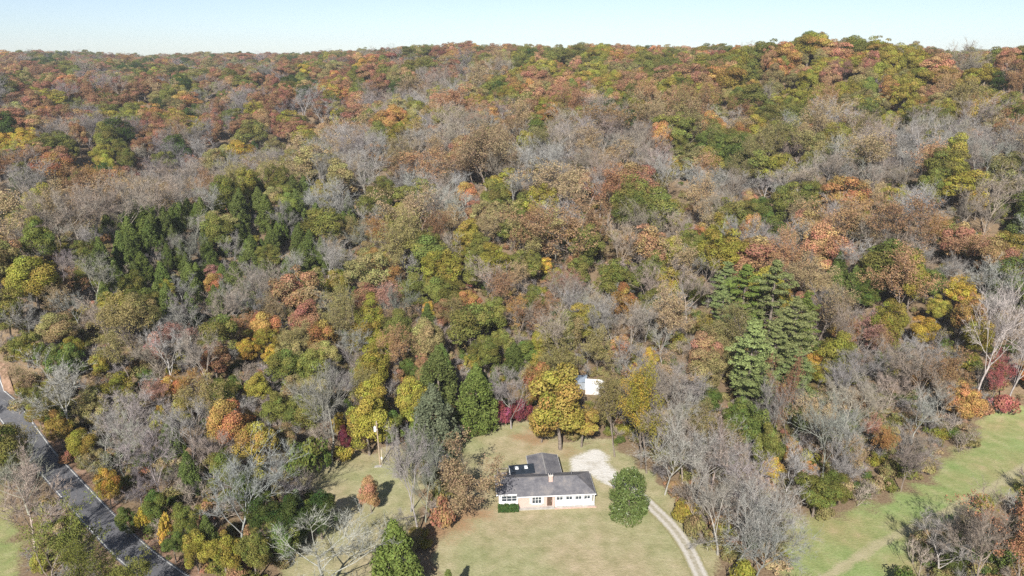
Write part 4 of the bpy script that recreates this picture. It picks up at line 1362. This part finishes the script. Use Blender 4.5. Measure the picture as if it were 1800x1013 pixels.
# the rest of the wood
def palette(px, py, d, rng, smooth):
    spur = np.interp(px, [0, 130, 250, 400, 570, 720, 900], [410, 362, 332, 292, 228, 178, 110])
    u = smooth if rng.rand() < .68 else rng.rand()
    def pick(*t):
        s = sum(a for a, _ in t); v = u * s
        for a, c in t:
            v -= a
            if v <= 0:
                return c
        return t[-1][1]
    if px < 900 and py < spur - 4:  # rust and purple wood beyond the spur; darker mix stands in for valley shade
        return pick((19, 'BP'), (8, 'BT'), (16, 'R'), (8, 'RT'), (4, 'O'), (12, 'R'), (8, 'OT'), (18, 'G'), (9, 'DG'), (3, 'YG'), (1, 'Y'))
    if px < 900 and py < spur + 42:                     # crest of the spur: thin, hazy crowns
        return pick((24, 'BT'), (14, 'B'), (14, 'T'), (8, 'RT'), (18, 'OT'), (10, 'G'), (4, 'YG'), (3, 'O'))
    if py < 215:
        return pick((30, 'G'), (27, 'YG'), (8, 'OT'), (3, 'GO'), (16, 'RT'), (6, 'O'), (6, 'R'), (2, 'BT'), (3, 'DG'))
    if py < 345:
        if px > 560:
            return pick((21, 'B'), (20, 'BT'), (4, 'BW'), (3, 'BP'), (10, 'T'), (10, 'RT'), (4, 'O'), (8, 'YG'), (10, 'G'), (9, 'OT'), (3, 'MG'))
        return pick((18, 'BT'), (12, 'B'), (18, 'OT'), (14, 'G'), (16, 'C'), (6, 'RT'), (6, 'T'))
    if px < 640 and py < 520:                           # evergreens on the spur's face
        return pick((50, 'C'), (12, 'G'), (6, 'MG'), (7, 'OT'), (4, 'YG'), (3, 'RT'), (13, 'B'), (5, 'BG'))
    if py < 540:
        if px > 1300:
            return pick((16, 'C'), (12, 'MG'), (11, 'G'), (11, 'YG'), (3, 'Y'), (4, 'O'), (8, 'RT'), (6, 'T'), (13, 'BT'), (14, 'B'))
        return pick((14, 'B'), (10, 'BT'), (3, 'BW'), (7, 'T'), (8, 'RT'), (7, 'R'), (5, 'O'), (15, 'YG'), (22, 'G'), (8, 'OT'))
    if px > 1420:
        return pick((17, 'B'), (22, 'BT'), (5, 'BP'), (12, 'T'), (4, 'tR'), (6, 'O'), (4, 'Y'), (8, 'YG'), (10, 'OT'), (7, 'MG'))
    if px > 1050:
        return pick((17, 'B'), (17, 'BT'), (4, 'BP'), (9, 'T'), (4, 'O'), (24, 'OT'), (10, 'YG'), (10, 'G'))
    return pick((9, 'B'), (7, 'BT'), (2, 'P'), (8, 'RT'), (6, 'O'), (2, 'Y'), (17, 'YG'), (22, 'OT'), (18, 'G'), (3, 'MG'), (5, 'C'))


def fill():
    rng = np.random.RandomState(23)
    heroes = np.array([(t['x'], t['y'], t['w']) for t in TREES])
    cand = []
    for lo, hi, sp in ((70, 250, 7.9), (250, 390, 9.8), (390, 620, 12.0), (620, 1000, 14.0), (1000, 1700, 16.5)):
        n = int(hi / sp) + 2
        gx, gy = np.meshgrid(np.arange(-n, n + 1) * sp, np.arange(4, n + 1) * sp)
        gx = gx + (np.arange(gx.shape[0]) % 2)[:, None] * sp * .5
        x = (gx + rng.uniform(-.38, .38, gx.shape) * sp).ravel(); y = (gy + rng.uniform(-.38, .38, gy.shape) * sp).ravel()
        d = np.hypot(x, y)
        az = np.degrees(np.arctan2(x, y))
        k = (d > lo) & (d <= hi) & (np.abs(az) < 43)
        cand.append(np.column_stack([x[k], y[k]]))
    P = np.concatenate(cand)
    x, y = P[:, 0], P[:, 1]
    k = np.ones(len(P), bool)
    for pol, mar in ((LAWN, 2.5), (YARD, 2.5), (FIELD, 2.0), (MEADOW, 3.0)):
        k &= poly_dist(pol, x, y) > mar
    k &= line_dist(ROAD, x, y) > 4.6
    k &= line_dist(DRIVE, x, y) > 4.0
    k &= line_dist(TRACK, x, y) > 3.5
    k &= np.hypot(x - 17.5, y - 153) > 6.5
    bpx, bpy_, _f = project(x, y, terrain(x, y))
    k &= (bpy_ < 945) & ~((bpx > 1540) & (bpy_ > 790))
    k &= ~((line_dist(ROAD, x, y) < 12.5) & (x * .7 + y * .7 < np.interp(y, [80, 200], [30, 22])))
    # the open ground before the shed, so that its roof shows
    k &= ~((np.abs(x - 18.5) < 4.5) & (y > 132) & (y < 152))
    x, y = x[k], y[k]
    hd = np.full(len(x), 9.9)
    for hx, hy, hw in heroes:
        hd = np.minimum(hd, np.hypot(x - hx, y - hy) / (hw * .5 + 1.6))
    k = hd > 1.0
    x, y = x[k], y[k]
    z = terrain(x, y)
    # leave out what other ground hides
    vis = np.ones(len(x), bool)
    for t in np.linspace(.25, .985, 40):
        gz = terrain(x * t, y * t)
        lz = CAM_H + (z + 17 - CAM_H) * t
        vis &= lz > gz + np.where(np.hypot(x * t, y * t) > 170, 3.0, 0)
    x, y, z = x[vis], y[vis], z[vis]
    px, py, f = project(x, y, z + 10)
    k = (px > -260) & (px < 2060) & (py < 1260)
    x, y, z, px, py = x[k], y[k], z[k], px[k], py[k]
    sm = np.zeros(len(x))
    for k in range(9):
        a = rng.rand() * 6.283; wl = rng.uniform(48, 150)
        sm += np.sin((x * math.cos(a) + y * math.sin(a)) * 6.283 / wl + rng.rand() * 6.283)
    sm = np.argsort(np.argsort(sm)) / max(1, len(sm))
    for i in range(len(x)):
        d = math.hypot(x[i], y[i])
        code = palette(px[i], py[i], d, rng, sm[i])
        if d > 620 and code[0] == 'B' and rng.rand() < .7:
            code = ['G', 'OT', 'R', 'RT'][rng.randint(4)]
        kind, c = KC.get(code, ('leafy', code))
        if kind == 'leafy' and code in ('OT', 'RT', 'T', 'R', 'P') and rng.rand() < .42 and d < 420:
            kind = 'thin'
        grow = float(np.interp(d, [150, 250, 390, 620, 1000, 1700], [1.03, 1.17, 1.42, 1.68, 1.9, 2.1]))
        if kind == 'cedar':
            h = rng.uniform(8.0, 12.5); w = h * rng.uniform(.5, .68)
        elif kind == 'bare':
            h = rng.uniform(9, 16); w = 3 + h * rng.uniform(.4, .58)
        else:
            h = rng.uniform(8.5, 18.5); w = (4.0 + h * rng.uniform(.34, .54)) * rng.choice([.75, 1.0, 1.0, 1.3])
        if d < 200:
            h = min(h * .86, 13.0); w = min(w * .9, 8.2)
        if x[i] + y[i] < 34 and x[i] < -35:
            h = min(h, 8.5); w = min(w, 6.5)
        add_tree(kind, c, x[i], y[i], w * grow, h * (1 + (min(grow, 1.6) - 1) * .42), rng=rng)


fill()


def evergreen_face():
    """the close stand of cedars on the face of the spur"""
    rng = np.random.RandomState(77)
    gx, gy = np.meshgrid(np.arange(-200, -30, 6.2), np.arange(170, 330, 6.2))
    x = (gx + rng.uniform(-2.6, 2.6, gx.shape)).ravel(); y = (gy + rng.uniform(-2.6, 2.6, gy.shape)).ravel()
    px, py, _ = project(x, y, terrain(x, y) + 6)
    k = (px > 150) & (px < 620) & (py > 372 + 20 * np.sin(px / 60)) & (py < 490) & (rng.rand(len(x)) < .5)
    for a, b in zip(x[k], y[k]):
        h = rng.uniform(7, 12)
        add_tree('cedar', 'C' if rng.rand() < .6 else 'MG', a, b, h * rng.uniform(.5, .7), h, rng=rng)


evergreen_face()
TX = np.array([t['x'] for t in TREES]); TY = np.array([t['y'] for t in TREES])
TZ = terrain(TX, TY)
for t, z in zip(TREES, TZ):
    t['z'] = float(z)
    t['px'], t['py'], t['f'] = (float(a) for a in project(t['x'], t['y'], z + t['h'] * CFRAC[t['kind']]))
    t['size'] = t['w'] * t['h'] / t['f'] ** 2

NAME = {'leafy': 'leafy_tree', 'thin': 'thinning_tree', 'bare': 'bare_tree', 'sycamore': 'bare_tree', 'cedar': 'cedar_tree', 'pine': 'pine_tree', 'shrub': 'shrub', 'brush': 'shrub', 'magnolia': 'evergreen_tree'}
LIMIT = {'leafy_tree': 285, 'thinning_tree': 200, 'bare_tree': 260, 'cedar_tree': 130, 'pine_tree': 40, 'shrub': 60, 'evergreen_tree': 5}
count = {}
things, mass = [], []
for t in sorted(TREES, key=lambda t: (-(2 if t['hero'] else 1) * t['size'])):
    n = NAME[t['kind']]
    inside_frame = -10 < t['px'] < 1810 and -20 < t['py'] < 1030
    if inside_frame and count.get(n, 0) < LIMIT[n] and t['f'] < 430:
        count[n] = count.get(n, 0) + 1
        things.append(t)
    else:
        mass.append(t)

LANDMARKS = [('the brick house', 960, 860), ('the white shed', 1040, 682), ('the utility pole', 667, 782), ('the paved road', 60, 765), ('the gravel drive', 1190, 935), ('the grassy field', 1600, 880)]
LANDMARKS += [('the ' + t['tag'], t['px'], t['py']) for t in TREES if t['tag']]
PHRASE = {'leafy': 'leafy {} tree', 'thin': 'half-bare {} tree', 'bare': 'leafless {} tree', 'sycamore': 'leafless {} tree', 'cedar': '{} cedar', 'pine': '{} pine', 'shrub': '{} bush', 'magnolia': 'glossy {} evergreen'}
ORD = ['nearest', 'second nearest', 'third nearest', 'fourth nearest', 'fifth nearest', 'sixth nearest', 'seventh nearest', 'eighth nearest', 'ninth nearest', 'tenth nearest'] + ['%d%s nearest' % (k, {1: 'st', 2: 'nd', 3: 'rd'}.get(k % 10 if k > 20 else 0, 'th')) for k in range(11, 80)]
TAGLABEL = {'big golden tree': 'big golden leafy tree standing right behind the brick house', 'crimson bush at the lawn edge': 'crimson bush at the back edge of the lawn beside the round cedar',
            'driveside evergreen': 'dense domed dark evergreen beside the drive at the corner of the house', 'white-limbed tree by the field': 'tall leafless tree with heavy white limbs at the far edge of the grassy field'}


def label_all():
    sect = {}
    for t in things:
        if t['tag'] and t['tag'] in TAGLABEL:
            t['label'] = TAGLABEL[t['tag']]
            continue
        best = min((math.hypot(t['px'] - lx, (t['py'] - ly) * 1.15), nm, lx, ly) for nm, lx, ly in LANDMARKS if nm != 'the ' + str(t['tag']))
        dd, nm, lx, ly = best
        dx, dy = t['px'] - lx, t['py'] - ly
        if abs(dx) > abs(dy):
            s = 'left of' if dx < 0 else 'right of'
        else:
            s = 'behind' if dy < 0 else 'in front of'
        ph = PHRASE[t['kind']].format(COLOUR_WORD[t['colour']])
        sect.setdefault((ph, s, nm), []).append((dd, id(t), t))
    for (ph, s, nm), v in sect.items():
        v.sort(key=lambda a: a[0])
        for k, (_, _, t) in enumerate(v):
            art = ph if not ph.startswith(('a ',)) else ph
            t['label'] = ('%s %s %s' % (art, s, nm)) if len(v) == 1 else ('%s, %s %s %s' % (art, ORD[k], s, nm))


label_all()
GROUP = {'leafy_tree': 'autumn trees in full leaf', 'thinning_tree': 'autumn trees losing their leaves', 'bare_tree': 'leafless trees', 'cedar_tree': 'dark cedars in the wood', 'pine_tree': 'pines of the grove',
         'shrub': 'bushes at the edges of the wood', 'evergreen_tree': 'garden evergreens'}
CAT = {'leafy_tree': 'tree', 'thinning_tree': 'tree', 'bare_tree': 'bare tree', 'cedar_tree': 'cedar', 'pine_tree': 'pine', 'shrub': 'shrub', 'evergreen_tree': 'tree'}
for t in things:
    s = SH[t['kind']][t['var']]
    n = NAME[t['kind']]
    e = bpy.data.objects.new(n, None)
    e.empty_display_size = .1
    e.location = (t['x'], t['y'], t['z'])
    e.rotation_euler = (0, 0, t['rot'])
    e.scale = (t['w'] / s.W, t['w'] / s.W, t['h'] / s.H)
    e['label'] = t['label']; e['category'] = CAT[n]; e['group'] = GROUP[n]
    COL.objects.link(e)
    for pn, me in (('trunk', s.trunk), ('crown', s.crown)):
        if me is None:
            continue
        o = bpy.data.objects.new(pn, me)
        o.parent = e
        o['tint'] = t['tint']
        COL.objects.link(o)


# ------------------------------------------------------------------ the far wood and the undergrowth: masses nobody could count
def scatter(name, items, srcs):
    """one object: points with a kind, size, turn and tint each, instanced by geometry nodes. srcs: list of joined meshes"""
    src = bpy.data.collections.new(name + '_sources')
    for i, s in enumerate(srcs):
        src.objects.link(bpy.data.objects.new('source_%s_%03d' % (name, i), s))
    P = np.array([a[0] for a in items])
    me = bpy.data.meshes.new(name)
    me.vertices.add(len(P))
    me.vertices.foreach_set('co', P.astype(np.float32).ravel())

    def put(n, typ, key, data, dt=np.float32):
        a = me.attributes.new(n, typ, 'POINT')
        a.data.foreach_set(key, np.asarray(data, dt).ravel())
    put('which', 'INT', 'value', [a[1] for a in items], np.int32)
    put('size3', 'FLOAT_VECTOR', 'vector', [a[2] for a in items])
    put('turn', 'FLOAT_VECTOR', 'vector', [(0, 0, a[3]) for a in items])
    put('tint', 'FLOAT_COLOR', 'color', [tuple(a[4]) + (1,) for a in items])
    o = link(name, me, kind='stuff')
    g = bpy.data.node_groups.new(name + '_nodes', 'GeometryNodeTree')
    g.interface.new_socket('Geometry', in_out='INPUT', socket_type='NodeSocketGeometry')
    g.interface.new_socket('Geometry', in_out='OUTPUT', socket_type='NodeSocketGeometry')
    gi = g.nodes.new('NodeGroupInput'); go = g.nodes.new('NodeGroupOutput')
    m2p = g.nodes.new('GeometryNodeMeshToPoints')
    ci = g.nodes.new('GeometryNodeCollectionInfo')
    ci.inputs['Collection'].default_value = src
    ci.inputs['Separate Children'].default_value = True
    ci.inputs['Reset Children'].default_value = True
    ip = g.nodes.new('GeometryNodeInstanceOnPoints')
    ip.inputs['Pick Instance'].default_value = True

    def named(n, typ):
        a = g.nodes.new('GeometryNodeInputNamedAttribute')
        a.data_type = typ
        a.inputs['Name'].default_value = n
        return a.outputs['Attribute']
    L = g.links.new
    L(gi.outputs[0], m2p.inputs['Mesh'])
    L(m2p.outputs[0], ip.inputs['Points'])
    L(ci.outputs[0], ip.inputs['Instance'])
    L(named('which', 'INT'), ip.inputs['Instance Index'])
    L(named('turn', 'FLOAT_VECTOR'), ip.inputs['Rotation'])
    L(named('size3', 'FLOAT_VECTOR'), ip.inputs['Scale'])
    L(ip.outputs[0], go.inputs[0])
    md = o.modifiers.new('scatter', 'NODES')
    md.node_group = g
    return o


order = [(k, i) for k in SH for i in range(len(SH[k]))]
pos = {a: i for i, a in enumerate(order)}
items = []
for t in mass:
    s = SH[t['kind']][t['var']]
    items.append(((t['x'], t['y'], t['z']), pos[(t['kind'], t['var'])], (t['w'] / s.W, t['w'] / s.W, t['h'] / s.H), t['rot'], t['tint']))
scatter('distant_forest', items, [SH[k][i].joined for k, i in order])


def undergrowth():
    rng = np.random.RandomState(31)
    sp = 2.6
    gx, gy = np.meshgrid(np.arange(-300, 300, sp), np.arange(70, 400, sp))
    x = (gx + rng.uniform(-.5, .5, gx.shape) * sp).ravel(); y = (gy + rng.uniform(-.5, .5, gy.shape) * sp).ravel()
    d = np.hypot(x, y)
    k = (np.abs(np.degrees(np.arctan2(x, y))) < 41) & (d < 390)
    for pol, mar in ((LAWN, 1.6), (YARD, 1.6), (FIELD, -.6), (MEADOW, 1.5)):
        k &= poly_dist(pol, x, y) > mar
    k &= line_dist(ROAD, x, y) > 4.1
    k &= line_dist(DRIVE, x, y) > 2.6
    k &= line_dist(TRACK, x, y) > 3.0
    k &= np.hypot(x - 17.5, y - 153) > 5.8
    k &= ~((y < 95) & (x > -30) & (x < 40))
    k &= rng.rand(len(x)) < np.where(d < 200, .85, np.where(d < 260, .5, .22))
    x, y = x[k], y[k]
    z = terrain(x, y)
    src = [SH['shrub'][i].joined for i in range(4)] + [SH['brush'][i].joined for i in range(3)]
    cols = ['OT', 'OT', 'G', 'T', 'OT', 'YG', 'MG', 'RT']
    its = []
    for i in range(len(x)):
        brush = rng.rand() < .35
        w = rng.uniform(2.0, 4.6)
        if brush:
            c = np.array(TINT[['B', 'BT', 'BP', 'BT'][rng.randint(4)]]); which = 4 + rng.randint(3); sc3 = (w / 4, w / 4, w / 4 * rng.uniform(.7, 1.1))
        else:
            c = np.array(TINT[cols[rng.randint(len(cols))]]) * .9; which = rng.randint(4); sc3 = (w / 4.4, w / 4.4, w / 4.4 * rng.uniform(.7, 1.2))
        its.append(((x[i], y[i], z[i] - .1), which, sc3, rng.rand() * 6.283, np.clip(c * rng.uniform(.8, 1.2), .005, .7)))
    scatter('undergrowth', its, src)


undergrowth()


# ------------------------------------------------------------------ haze
def haze():
    mb = MB().box(-2300, 2300, -400, 2900, -30, 128)
    m, n, out = nt('haze_air')
    v = N(n, 'ShaderNodeVolumePrincipled')
    v.inputs['Color'].default_value = (.90, .95, 1.0, 1)
    v.inputs['Density'].default_value = .0001
    v.inputs['Anisotropy'].default_value = 0.0
    n.links.new(v.outputs[0], out.inputs['Volume'])
    mb.build('haze', m, kind='stuff')


haze()
print('TREES', len(TREES), 'things', len(things), count, 'mass', len(mass))
